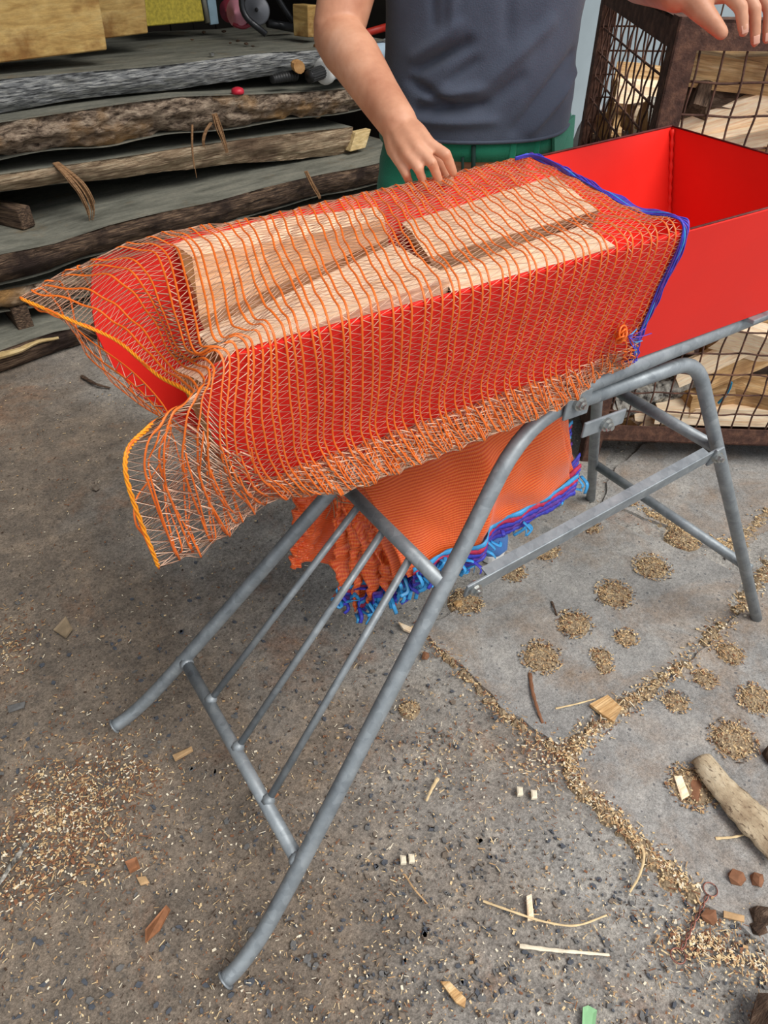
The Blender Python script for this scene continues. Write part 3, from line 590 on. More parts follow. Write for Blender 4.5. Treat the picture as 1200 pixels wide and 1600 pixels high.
# ================================================================== TRESTLE
YC = 0.741                                    # mid plane of the trestle
def at_plane(u, v, n, off):
    d = ray(u, v); t = (off - CC @ n) / (d @ n); return CC + t * d
def mir(P): P = np.array(P, float).copy(); P[..., 1] = 2 * YC - P[..., 1]; return P
LEAN = np.array([0, 1, -0.24]); LOFF = 0.453
def near(u, v): return at_plane(u, v, LEAN, LOFF)
def trestle():
    tr = thing('trestle', 'grey galvanised tubular trestle carrying the red tray', 'trestle', (0.73, YC, 0))
    O = np.array([0.73, YC, 0])
    def part(name, vfs, mat='galv', smooth=True, parent=tr, bevel=False):
        mb = MB()
        for v, f in (vfs if isinstance(vfs, list) else [vfs]): mb.add(np.asarray(v) - O, f)
        o = mb.build(name, M[mat], parent, smooth)
        return o
    leg = [near(*q) for q in [(352, 1531), (376, 1506), (410, 1458), (445, 1396), (472, 1345), (560, 1175), (650, 1000), (720, 862), (778, 745)]]
    leg[0][2] = max(leg[0][2], 0.012)
    leg = list(spline(leg, 4)); rail = list(bend([leg[-1], near(828, 648), near(930, 617)], 0.10, 8))
    seam = rail[-1]
    rear = bend([seam, near(1088, 562), near(1190, 950)], 0.055, 8)
    rear[-1][2] = 0.004
    for side in (0, 1):
        g = (lambda P: np.array(P)) if side == 0 else mir
        part('front_leg', tube_vf(g(leg + rail[1:]), 0.0135, 16))
        part('rear_leg', tube_vf(g(rear), 0.0132, 16))
        f0 = g([leg[0]])[0]
        part('foot_cap', tube_vf(g([leg[0] + (leg[1] - leg[0]) * 0.15 * k for k in (-2.0, -1.7, 0.2, 0.9)]), [0.011, 0.0165, 0.0165, 0.014], 14), 'galv')
        # slide tube lying on the rail: open hollow end
        a, b = at(915, 619, 2, 0.787), at(1200, 508, 2, 0.787); b = a + (b - a) * 1.25; a[1] = b[1] = 0.634
        Pt = g([a, a + (b - a) * 0.5, b]); v1, q1 = tube_vf(Pt, 0.017, 18, False); v2, q2 = tube_vf(Pt[::-1], 0.0142, 18, False)
        ring = [(j, 36 + 18 + ((18 - j) % 18), 36 + 18 + ((17 - j) % 18), (j + 1) % 18) for j in range(18)]
        part('slide_tube', [(v1, q1), (v2, q2)])
        # plates and bolts at the hinge
        c = near(886, 636) + np.array([0, -0.017, 0.012]); ax = np.array([seam - rail[-3]]); ax = ax[0] / np.linalg.norm(ax[0]); ay = np.array([0, 1, 0.0]); az = np.cross(ax, ay)
        AX = np.array([ax, ay, az])
        def plate(name, c, size, parent=tr):
            v, f = box_vf((0, 0, 0), size, None, min(size) * 0.4); v = v @ AX + c; v = g(v)
            return part(name, (v, f if side == 0 else [q[::-1] for q in f]), 'galv', False)
        plate('hinge_plate', c + ax * 0.002 + az * 0.002, (0.052, 0.005, 0.046))
        c2 = near(932, 650) + np.array([0, -0.017, -0.004]); plate('joint_plate', c2, (0.095, 0.005, 0.028))
        def bolt(p):
            p = np.array(p); v1, f1 = tube_vf([p + np.array([0, 0.010, 0]), p + np.array([0, -0.002, 0])], 0.0115, 16)
            v2, f2 = tube_vf([p, p + np.array([0, -0.008, 0])], 0.0085, 6); v3, f3 = tube_vf([p + np.array([0, -0.007, 0]), p + np.array([0, -0.013, 0])], 0.0045, 10)
            vs_ = [(g(v), f) for v, f in ((v1, f1), (v2, f2), (v3, f3))]; part('bolt', vs_, 'galv_dark', False)
        bolt(c + np.array([0.0, -0.006, 0.006])); bolt(c2 + np.array([0, -0.006, 0]))
        # flat strut between the legs
        s0, s1 = near(724, 910) + np.array([0, -0.017, 0]), near(1106, 702) + np.array([0, -0.017, 0])
        dx = (s1 - s0); L = np.linalg.norm(dx); dx /= L; dy = np.array([0, 1, 0.24]); dy /= np.linalg.norm(dy); dy = dy - dx * (dy @ dx); dy /= np.linalg.norm(dy); dz = np.cross(dx, dy)
        v, f = box_vf((0, 0, 0), (L + 0.02, 0.005, 0.032), None, 0.0015); v = v @ np.array([dx, dy, dz]) + (s0 + s1) / 2
        part('strut', (g(v), f if side == 0 else [q[::-1] for q in f]), 'galv', False)
        v, f = box_vf((0, 0, 0), (L - 0.06, 0.016, 0.003), None, 0); v = v @ np.array([dx, dy, dz]) + (s0 + s1) / 2 + dz * 0.0155 + dy * 0.008
        part('strut_flange', (g(v), f if side == 0 else [q[::-1] for q in f]), 'galv', False)
        bolt(s0 + dx * 0.006 + np.array([0, -0.006, 0])); 
        v, f = box_vf((0, 0, 0), (0.022, 0.006, 0.045), None, 0.002); v = v @ np.array([dx, dy, dz]) + s1 - dx * 0.006 - dy * 0.004
        part('end_clip', (g(v), f if side == 0 else [q[::-1] for q in f]), 'galv', False)
        bolt(s1 - dx * 0.006 + np.array([0, -0.010, 0]))
    # crossbars of the front frame and the three thin bars
    lo, up = near(470, 1352), near(690, 911)
    lo2, up2 = mir(lo), mir(up)
    part('crossbar', tube_vf([lo, lo2], 0.0120, 14)); part('crossbar', tube_vf([up, up2], 0.0120, 14))
    for t in (0.25, 0.5, 0.75):
        a = lo + (lo2 - lo) * t; b = up + (up2 - up) * t; u = (b - a) / np.linalg.norm(b - a)
        part('thin_bar', tube_vf([a + u * 0.008, b - u * 0.006], 0.0066, 10))
        part('weld', tube_vf([a + u * 0.004, a + u * 0.012, a + u * 0.019], [0.0125, 0.0115, 0.007], 10))
    for q in [(1172, 889), (1123, 702)]:
        a = near(*q); part('crossbar', tube_vf([a, mir(a)], 0.0118, 14))
    for p in (lo, lo2): part('weld', tube_vf([p + (mir(p) - p) * 0.015, p + (mir(p) - p) * 0.03, p + (mir(p) - p) * 0.04], [0.0145, 0.0145, 0.012], 12))
    return tr
trestle()

# ================================================================== RED TRAY
ZR, ZB = 1.032, 0.808
NR = lambda x: np.interp(x, [0.222, 1.237], [0.589, 0.548])
FR = lambda x: np.interp(x, [0.181, 1.273], [0.891, 0.937])
_b0, _b1 = gnd(465, 755, ZB), gnd(1200, 482, ZB)
NB = lambda x: _b0[1] + (x - _b0[0]) * (_b1[1] - _b0[1]) / (_b1[0] - _b0[0])
FB = lambda x: FR(x) - 0.072
def sheet(P3, thick):
    """thin plate from a planar outline"""
    P = np.array(P3, float); n = np.zeros(3); c = P.mean(0)
    for i in range(len(P)): n += np.cross(P[i] - c, P[(i + 1) % len(P)] - c)
    n /= np.linalg.norm(n); k = len(P)
    V = np.vstack([P, P - n * thick]); f = [tuple(range(k)), tuple(range(2 * k - 1, k - 1, -1))] + [((i + 1) % k, i, k + i, k + (i + 1) % k) for i in range(k)]
    return V, f
def tray():
    o = thing('sheet_metal_tray', 'bright red sheet metal chute tray on the trestle, holding the logs', 'tray', (0.73, YC, ZB)); O = np.array([0.73, YC, ZB])
    def part(name, vf, mats): v, f = vf; return mesh_obj(name, np.asarray(v) - O, f, mats, o)
    # side panels
    def plane(a, b, c): n = np.cross(b - a, c - a); n /= np.linalg.norm(n); return n, n @ a
    a, b, c_ = np.array([0.222, NR(0.222), ZR]), np.array([1.237, NR(1.237), ZR]), np.array([0.85, NB(0.85), ZB])
    n, off = plane(a, b, c_)
    front = [at_plane(*q, n, off) for q in [(402, 772), (362, 728), (335, 690), (318, 650), (311, 618), (317, 592), (335, 568), (365, 551)]]
    near_out = front + [b, np.array([1.24, NB(1.24), ZB])]
    v, f = sheet(near_out, 0.004); part('side_panel', (v, f), M['red'])
    a2, b2, c2 = np.array([0.181, FR(0.181), ZR]), np.array([1.273, FR(1.273), ZR]), np.array([0.85, FB(0.85), ZB])
    n2, off2 = plane(a2, b2, c2)
    front2 = [at_plane(*q, n2, off2) for q in [(176, 395), (150, 405), (144, 425), (142, 470), (150, 520), (175, 570), (215, 615)]]
    far_out = [b2] + front2 + [np.array([front2[-1][0] + 0.05, FB(front2[-1][0] + 0.05), ZB]), np.array([1.27, FB(1.27), ZB])]
    v, f = sheet(far_out, 0.004); part('side_panel', (v, f), M['red'])
    bot = [front[0], np.array([1.24, NB(1.24), ZB]), np.array([1.27, FB(1.27), ZB]), np.array([front2[-1][0] + 0.05, FB(front2[-1][0] + 0.05), ZB])]
    v, f = sheet(bot[::-1], 0.003); part('bottom_panel', (v, f), M['red'])
    rear = [b, b2, np.array([1.27, FB(1.27), ZB]), np.array([1.24, NB(1.24), ZB])]
    v, f = sheet(rear, 0.004); part('rear_panel', (v, f), M['red'])
    # worn rims (paint rubbed off the top edges) and weld beads in the corners
    mid = front[-1] + (b - front[-1]) * 0.62; midf = front2[0] + (b2 - front2[0]) * 0.66
    for nm, P, r in (('worn_rim', [mid, b], 0.0018), ('rim_edge', [front[-1], mid], 0.0018), ('worn_rim', [midf, b2], 0.0018), ('rim_edge', [front2[0], midf], 0.0018), ('worn_rim', [b, b2], 0.0016)):
        mb = MB(); mb.add(np.array(tube_vf(P, r, 6)[0]) - O, tube_vf(P, r, 6)[1]); mb.build(nm, M['red_edge' if nm == 'worn_rim' else 'red'], o, True)
    for P in ([b2 + np.array([-0.004, -0.006, -0.004]), np.array([1.262, FB(1.27) + 0.002, ZB])], [b + np.array([-0.004, 0.006, -0.004]), np.array([1.232, NB(1.24) + 0.003, ZB])]):
        Q = np.array([P[0] + (P[1] - P[0]) * t for t in np.linspace(0, 1, 40)]); mb = MB(); v, f = tube_vf(Q, 0.0035 + 0.0012 * np.sin(np.arange(40) * 1.9), 8); mb.add(v - O, f); mb.build('weld_bead', M['red'], o, True)
    # lugs that hook over the slide tube
    for x in (1.19,):
        for yy in (NB(x) - 0.0, FB(x) + 0.0):
            v, f = box_vf((x, yy, ZB - 0.006), (0.05, 0.03, 0.008), None, 0.002); part('lug', (v, f), M['galv'])
tray()

# ------------------------------------------------------------------ split logs
def log_from_ends(label, E0, E1, mats, face_mats, seed=0, group=None, rough=0.004, nseg=10, name='split_log', cat='log'):
    """prism between two end outlines (same count), fibrous surface; local x runs along the log"""
    E0, E1 = np.array(E0, float), np.array(E1, float); c0, c1 = E0.mean(0), E1.mean(0); c = (c0 + c1) / 2
    x = (c1 - c0) / np.linalg.norm(c1 - c0); up = np.array([0, 0, 1.0]); y = np.cross(up, x); y /= np.linalg.norm(y); z = np.cross(x, y)
    A = np.array([x, y, z]); k0 = len(E0); sub = 3
    def dens(E): return np.array([E[i] + (E[(i + 1) % k0] - E[i]) * t for i in range(k0) for t in np.arange(sub) / sub])
    D0, D1 = dens(E0), dens(E1); k = len(D0); V = []
    for i in range(nseg + 1):
        t = i / nseg; R_ = D0 + (D1 - D0) * t; R_ = (R_ - c) @ A.T
        m = R_.mean(0)
        for j in range(k):
            p = R_[j].copy(); d = p - m; d[0] = 0; d /= max(np.linalg.norm(d), 1e-6)
            q = mnoise.noise(Vector((p[0] * 5 + seed, p[1] * 34, p[2] * 34))) * rough * 1.3 + mnoise.noise(Vector((p[0] * 16, p[1] * 60 + seed, p[2] * 60))) * rough * 0.7
            V.append(p + d * q)
    f = []; mi = []
    for i in range(nseg):
        for j in range(k): f.append((i * k + j, i * k + (j + 1) % k, (i + 1) * k + (j + 1) % k, (i + 1) * k + j)); mi.append(face_mats[j // sub])
    f.append(tuple(range(k - 1, -1, -1))); mi.append(len(mats) - 1); f.append(tuple(range(nseg * k, nseg * k + k))); mi.append(len(mats) - 1)
    o = mesh_obj(name, V, f, [M[m] for m in mats], None, False, mi)
    bm = bmesh.new(); bm.from_mesh(o.data); bmesh.ops.recalc_face_normals(bm, faces=bm.faces); bm.to_mesh(o.data); bm.free()
    o.matrix_world = Matrix(((x[0], y[0], z[0], c[0]), (x[1], y[1], z[1], c[1]), (x[2], y[2], z[2], c[2]), (0, 0, 0, 1)))
    tag(o, label, cat, group); return o
def tray_logs():
    G = lambda u, v, z: gnd(u, v, z)
    sp = ['split', 'split_tan', 'end']; g = None
    def L(label, left, right, fm, seed, mats=sp): return log_from_ends(label, left, right, mats, fm, seed, g, 0.0035)
    zt = 1.030
    # A far-left: narrow bright crest at the back, long tan slope towards the viewer
    a0 = [G(257, 370, zt), G(300, 402, zt), G(312, 497, 1.0), G(330, 500, 0.985) + np.array([0, 0, -0.06]), G(262, 380, 0.93)]
    a1 = [G(590, 322, zt), G(600, 342, zt), G(606, 372, 1.012), G(612, 380, 0.99) + np.array([0, 0, -0.06]), G(600, 330, 0.93)]
    L('pale split log with a tan sloping face at the front far side of the tray', a0, a1, [0, 1, 1, 0, 0], 1)
    # B near-left: broad flat bright top
    b0 = [G(308, 522, 1.022), G(345, 560, 1.020), np.array([0.235, 0.610, 0.93]), np.array([0.235, 0.69, 0.94])]
    b1 = [G(612, 380, 1.026), G(704, 432, 1.026), np.array([0.49, 0.622, 0.93]), np.array([0.52, 0.70, 0.94])]
    b0[1][1] = max(b0[1][1], 0.603); b1[1][1] = max(b1[1][1], 0.592)
    L('broad pale split log with a flat bright top along the near rim', b0, b1, [0, 0, 1, 1], 2)
    # C far-right
    c0 = [G(628, 345, zt), G(672, 402, zt), G(690, 412, 1.0) + np.array([0, 0, -0.05]), G(640, 345, 0.94)]
    c1 = [G(868, 276, zt + 0.004), G(935, 328, zt), G(925, 350, 1.0) + np.array([0, 0, -0.04]), G(880, 285, 0.94)]
    L('pale split log in the second row at the far side of the tray', c0, c1, [0, 1, 1, 0], 3)
    # D near-right, dark bark on its front end
    d0 = [G(690, 425, 1.018), G(715, 470, 1.012), np.array([0.505, 0.612, 0.94]), np.array([0.53, 0.67, 0.95])]
    d1 = [G(915, 352, 1.022), G(960, 385, 1.018), np.array([0.77, 0.608, 0.94]), np.array([0.79, 0.66, 0.95])]
    d0[1][1] = max(d0[1][1], 0.598); d1[1][1] = max(d1[1][1], 0.588)
    L('narrow split log with dark bark beside the near rim, second row', d0, d1, [0, 0, 2, 2], 4, ['split', 'split_tan', 'bark', 'bark'])
    e0 = [G(890, 352, 1.028), G(915, 375, 1.02), np.array([0.80, 0.64, 0.95]), np.array([0.82, 0.70, 0.95])]
    # small split wedge at the back of the second row
    f0 = [G(868, 345, 1.03), G(890, 372, 1.03), np.array([0.73, 0.65, 0.96]), np.array([0.74, 0.70, 0.96])]
    f1 = [G(930, 338, 1.035), G(948, 362, 1.03), np.array([0.80, 0.65, 0.96]), np.array([0.81, 0.69, 0.96])]
    # lower layer that fills the tray
    k = 0
    for x0, x1 in ((0.235, 0.52), (0.55, 0.83)):
        for y0, y1, z0, z1 in ((0.655, 0.735, 0.815, 0.925), (0.74, 0.815, 0.815, 0.92)):
            E0 = [np.array([x0, y0, z1]), np.array([x0, y0 + 0.01, z0]), np.array([x0 + 0.01, y1, z0]), np.array([x0 - 0.01, y1 - 0.005, z1 - 0.01])]
            E1 = [p + np.array([x1 - x0, 0.0, 0.0]) for p in E0]
            L(['tan split log on the tray floor, front row near side', 'tan split log on the tray floor, front row far side', 'tan split log on the tray floor, second row near side', 'tan split log on the tray floor, second row far side'][k], E0, E1, [1, 1, 0, 0], 10 + k); k += 1
tray_logs()

# ================================================================== FILLED NET BAG
def bag_surface():
    """control rings (13 points each): far bottom, far side x2, rim, three on top, near rim, near side x2, fold, under x2"""
    def ring(x, skew, top=(1.045, 1.046, 1.044), pad=0.006):
        xf = x + skew; xt = lambda t: xf + (x - xf) * t
        yf, yn = FR(xf), NR(x); fb, nb = FB(xf), NB(x)
        e = float(np.clip((x - 0.68) / 0.09, 0, 1))          # towards the mouth the sack is pulled up tight
        H = ZR - ZB
        return [
            (xt(0) + 0.01, fb + 0.012, ZB - 0.022 + 0.014 * e), (xt(0), fb + 0.03 + pad, ZB + 0.09), (xt(0), yf + pad + 0.001, ZR - 0.03), (xt(0.02), yf - 0.002, ZR + pad),
            (xt(0.28), yf + (yn - yf) * 0.27, top[0]), (xt(0.55), yf + (yn - yf) * 0.52, top[1]), (xt(0.80), yf + (yn - yf) * 0.78, top[2]),
            (x, yn - 0.002, ZR + pad * 0.8), (x + 0.010, yn + (nb - yn) * 0.40 - pad - 0.001, ZR - H * 0.40), (x + 0.018, yn + (nb - yn) * 0.76 - pad - 0.002, ZB + H * 0.24),
            (x + 0.045 - 0.01 * e, nb - 0.034 + 0.022 * e, ZB - 0.012 + 0.020 * e), (x + 0.030, nb - 0.010 + 0.004 * e, ZB + 0.030 - 0.028 * e), (x + 0.03 + skew * 0.3, nb + (fb - nb) * 0.25, ZB - 0.030 + 0.024 * e), (x + 0.02 + skew * 0.7, nb + (fb - nb) * 0.7, ZB - 0.034 + 0.028 * e)]
    A = lambda u, v, Y: at(u, v, 1, Y)
    seam = [A(118, 512, 0.845), A(70, 488, 0.88), A(46, 474, 0.90), A(34, 467, 0.905), A(110, 500, 0.845), A(182, 532, 0.79), A(245, 585, 0.69),
            A(300, 622, 0.568), A(232, 668, 0.515), A(196, 735, 0.49), A(247, 884, 0.50), A(232, 846, 0.505), A(212, 790, 0.51), A(262, 645, 0.60)]
    s1 = [A(172, 588, 0.84), A(150, 470, 0.90), A(128, 420, 0.903), A(100, 430, 0.905), A(178, 430, 0.84), A(232, 486, 0.765), A(272, 556, 0.68),
          A(318, 590, 0.572), A(300, 640, 0.535), A(290, 735, 0.54), A(335, 846, 0.575), A(328, 790, 0.58), A(320, 700, 0.66), A(262, 660, 0.70)]
    s2 = ring(0.225, 0.055, (1.015, 0.995, 1.012)); s2[3] = tuple(A(225, 372, 0.893)); s2[4] = tuple(gnd(278, 388, 1.042)); s2[5] = tuple(gnd(302, 478, 1.040)); s2[6] = tuple(gnd(318, 540, 1.036)); s2[10] = tuple(A(428, 780, 0.620))
    s2[8] = (0.205, 0.585 - 0.012, 0.955); s2[9] = (0.218, 0.600 - 0.012, 0.88)
    st = [seam, s1, s2, ring(0.30, 0.10), ring(0.38, 0.125), ring(0.46, 0.13), ring(0.54, 0.125), ring(0.62, 0.115), ring(0.70, 0.10, (1.047, 1.047, 1.044)), ring(0.765, 0.085, (1.046, 1.044, 1.042)), ring(0.815, 0.065, (1.042, 1.040, 1.038)), ring(0.838, 0.055, (1.040, 1.036, 1.034))]
    return np.array([[np.array(p, float) for p in s] for s in st])
CTRL = bag_surface()
def bag_eval(U, Vv):
    """U in stations 0..n-1, Vv in ring units 0..14 (cyclic); arrays of equal shape"""
    n, m = CTRL.shape[:2]
    def w(t): return np.stack([0.5 * (-t ** 3 + 2 * t ** 2 - t), 0.5 * (3 * t ** 3 - 5 * t ** 2 + 2), 0.5 * (-3 * t ** 3 + 4 * t ** 2 + t), 0.5 * (t ** 3 - t ** 2)], -1)
    iu = np.clip(np.floor(U).astype(int), 0, n - 2); tu = U - iu; iv = np.floor(Vv).astype(int); tv = Vv - iv
    wu, wv = w(tu), w(tv); out = np.zeros(U.shape + (3,))
    for a in range(4):
        ia = np.clip(iu + a - 1, 0, n - 1)
        for b in range(4): out += CTRL[ia, (iv + b - 1) % m] * (wu[..., a] * wv[..., b])[..., None]
    return out
def bag_normal(U, Vv):
    n, m = CTRL.shape[:2]; e = 0.02
    du = bag_eval(np.clip(U + e, 0, n - 1), Vv) - bag_eval(np.clip(U - e, 0, n - 1), Vv)
    dv = bag_eval(U, Vv + e) - bag_eval(U, Vv - e); N = np.cross(du, dv); return N / np.maximum(np.linalg.norm(N, axis=-1, keepdims=True), 1e-9)
def ribbons(P, r1, r2, k=4, nrm=None):
    """many polylines at once: P (count, n, 3) -> tubes"""
    C, n, _ = P.shape
    T = np.gradient(P, axis=1); T /= np.maximum(np.linalg.norm(T, axis=2, keepdims=True), 1e-9)
    ref = np.where(np.abs(T[..., 2:3]) > 0.85, np.array([1.0, 0, 0]), np.array([0, 0, 1.0])) if nrm is None else nrm; N = np.cross(T, ref); N /= np.maximum(np.linalg.norm(N, axis=2, keepdims=True), 1e-9); B = np.cross(T, N)
    a = np.arange(k) * 2 * math.pi / k + 0.4
    V = P[:, :, None, :] + N[:, :, None, :] * (np.cos(a) * r1)[None, None, :, None] + B[:, :, None, :] * (np.sin(a) * r2)[None, None, :, None]
    base = grid_faces(n, k, True); F = (base[None] + (np.arange(C) * n * k)[:, None, None]).reshape(-1, 4)
    return V.reshape(-1, 3), F
def net_bag():
    root = thing('net_bag', 'orange mesh sack drawn over the red tray and its logs', 'sack', (0.5, YC, ZR)); O = np.array([0.5, YC, ZR])
    n, m = CTRL.shape[:2]
    # warp positions in u: even spacing by length along the near rim / top
    uu = np.linspace(0, n - 1, 400); mid = sum(bag_eval(uu, np.full(400, v)) for v in (3.0, 5.0, 7.0, 9.0)) / 4
    L = np.concatenate([[0], np.cumsum(np.linalg.norm(np.diff(mid, axis=0), axis=1))]); NW = int(L[-1] / 0.0128)
    tgt = np.linspace(0, L[-1], NW + 1)
    tgt = tgt + 0.0025 * np.sin(np.arange(NW + 1) * 2.3) * (np.arange(NW + 1) > 1) * (np.arange(NW + 1) < NW)
    U = np.interp(tgt, L, uu); NV = 260
    # even spacing round the ring
    vv = np.linspace(0, m, 800); ring = bag_eval(np.full(800, 6.0), vv); LR = np.concatenate([[0], np.cumsum(np.linalg.norm(np.diff(ring, axis=0), axis=1))])
    V = np.interp(np.linspace(0, LR[-1], NV + 1), LR, vv)
    UU, VV = np.meshgrid(U, V, indexing='ij'); P = bag_eval(UU, VV)
    # slight waviness of the cords
    q = np.sin(VV * 3.1 + UU * 5.0) * 0.0008 + np.sin(VV * 7.7 - UU * 2.0) * 0.0003
    P[..., 0] += q
    # gathered crease near the mouth on the near side
    w = np.exp(-((UU - 10.2) / 0.7) ** 2) * np.exp(-((VV - 9.7) / 0.9) ** 2)
    P[..., 1] -= 0.010 * w * (0.6 + 0.4 * np.sin(VV * 40)); P[..., 0] += 0.008 * w * np.sin(VV * 23)
    P[..., 2] += 0.0015 * np.sin(UU * 17 + VV * 9)
    v, f = ribbons(P, 0.00135, 0.0008, 6, bag_normal(UU, VV)); o = mesh_obj('warp_cords', v - O, f, M['warp'], root, True); tag(o, kind='stuff')
    # weft tape: zigzag between neighbouring cords
    norms = []; NZ = 256; vz = np.interp(np.linspace(0, LR[-1], NZ + 1), LR, vv); segs = []
    for i in range(len(U) - 1):
        alt = np.arange(NZ + 1) % 2
        uz = np.where(alt == 0, U[i], U[i + 1]) ; s = bag_eval(uz, vz); norms.append(bag_normal(uz, vz)); 
        qz = np.sin(vz * 3.1 + uz * 5.0) * 0.0008 + np.sin(vz * 7.7 - uz * 2.0) * 0.0003; s[:, 0] += qz
        w = np.exp(-((uz - 10.2) / 0.7) ** 2) * np.exp(-((vz - 9.7) / 0.9) ** 2); s[:, 1] -= 0.010 * w * (0.6 + 0.4 * np.sin(vz * 40)); s[:, 0] += 0.008 * w * np.sin(vz * 23); s[:, 2] += 0.0015 * np.sin(uz * 17 + vz * 9)
        segs.append(s)
    S = np.array(segs)
    v, f = ribbons(S, 0.00090, 0.00034, 4, np.array(norms)); o = mesh_obj('weft_tapes', v - O, f, M['weft'], root, True); tag(o, kind='stuff')
    # slack netting bunched along the lower near edge and doubled in the hanging corner
    def slack(name, u0, u1, v0, v1, copies, amp):
        W, Z, NN = [], [], []
        for k in range(copies):
            rs = np.random.RandomState(50 + k); ph = rs.uniform(0, 6, 6); ui = U[(U >= u0) & (U <= u1)]; ui = ui[:-1] + np.diff(ui) * (0.5 if k % 2 else 0.15)
            def off(P, uu_, vv_):
                g = np.stack([np.sin(uu_ * 9 + vv_ * 3 + ph[0]), np.sin(uu_ * 14 + vv_ * 5 + ph[1]) - 0.3, np.sin(uu_ * 11 - vv_ * 6 + ph[2])], -1)
                return P + g * amp * np.array([0.5, 1, 1])
            vs_ = np.linspace(v0 + 0.1 * k, v1, 26); A_, B_ = np.meshgrid(ui, vs_, indexing='ij'); W.append(off(bag_eval(A_, B_), A_, B_)); NN.append(bag_normal(A_, B_))
            vz_ = np.linspace(v0 + 0.1 * k, v1, 34)
            for i in range(len(ui) - 1):
                uz_ = np.where(np.arange(34) % 2 == 0, ui[i], ui[i + 1]); Z.append((off(bag_eval(uz_, vz_), uz_, vz_), bag_normal(uz_, vz_)))
        v, f = ribbons(np.concatenate(W), 0.0011, 0.0007, 5, np.concatenate(NN)); o = mesh_obj(name, v - O, f, M['warp'], root, True); tag(o, kind='stuff')
        v, f = ribbons(np.array([z[0] for z in Z]), 0.0009, 0.00036, 4, np.array([z[1] for z in Z])); o = mesh_obj(name, v - O, f, M['weft'], root, True); tag(o, kind='stuff')
    slack('gathered_netting', 2.0, 10.6, 9.2, 11.5, 2, 0.0032)
    slack('doubled_netting', 0.25, 2.3, 8.3, 11.9, 1, 0.005)
    # closed end: yellow chain-stitched seam
    Vs = np.linspace(3, 10, 150); sp = bag_eval(np.zeros(150), Vs); mb = MB()
    for k in range(3):
        a = np.arange(150) * 1.1 + k * 2.1; Q = sp + np.stack([np.cos(a), np.sin(a) * 0.6, np.sin(a)], -1) * 0.0013
        mb.add(*(lambda v, f: (v - O, f))(*tube_vf(Q, 0.0010, 5)))
    mb.build('bottom_seam', M['seam'], root, True)
    # mouth: blue and purple hem bundle with drawstring
    mats = ['net_blue', 'net_purple', 'net_blue', 'net_cyan', 'net_purple', 'net_blue', 'net_purple', 'net_blue']
    Vm = np.linspace(0, m, 240); base = bag_eval(np.full(240, n - 1.0), Vm)
    for k, mt in enumerate(mats):
        a = np.arange(240) * (0.16 + 0.05 * k) + k * 1.3; amp = 0.0016
        Q = base + np.stack([np.cos(a) * amp + 0.0017 * (k - 3.5), np.sin(a) * amp * 0.7 - 0.001, np.sin(a + 1) * amp + 0.002], -1)
        mb = MB(); v, f = tube_vf(Q, 0.0013, 5); mb.add(v - O, f); mb.build('hem_cord', M[mt], root, True)
    # loose blue loop sticking up at the far end of the mouth
    for k in range(5):
        p0, p1, p2, p3 = [gnd(*q, 1.045 + 0.004 * k) for q in [(805, 250 - k), (830, 245 - k), (862, 256 - k), (890, 274 - k)]]
        mb = MB(); v, f = tube_vf(spline([p0, p1, p2, p3], 6), 0.0012, 5); mb.add(v - O, f); mb.build('loose_thread', M['net_blue'], root, True)
    # drawstring knot with frayed ends
    kn = at(972, 524, 1, 0.588); rng = random.Random(8); nr_ = np.random.RandomState(3)
    mbk = MB()
    for k in range(9):
        a = np.linspace(0, 2 * math.pi, 16); e1, e2 = nr_.normal(size=3), nr_.normal(size=3); e1 /= np.linalg.norm(e1); e2 -= e1 * (e1 @ e2); e2 /= np.linalg.norm(e2); rr = 0.005 + 0.005 * nr_.rand()
        v, f = tube_vf(kn + nr_.normal(size=3) * 0.003 + rr * (np.cos(a)[:, None] * e1 + np.sin(a)[:, None] * e2), 0.0016, 5); mbk.add(v - O, f)
    mbk.build('knot', M['warp'], root, True)
    for k in range(9):
        e = kn + np.array([rng.uniform(0.015, 0.04), rng.uniform(-0.02, 0.0), rng.uniform(-0.02, 0.012)])
        mb = MB(); v, f = tube_vf(spline([kn + np.array([0.006, -0.006, 0]), (kn + e) / 2 + np.array([0, -0.006, 0.004 * rng.uniform(-1, 1)]), e], 5), 0.0012, 5, True, 0.0006); mb.add(v - O, f); mb.build('frayed_end', M[rng.choice(['net_cyan', 'net_blue', 'net_purple'])], root, True)
net_bag()

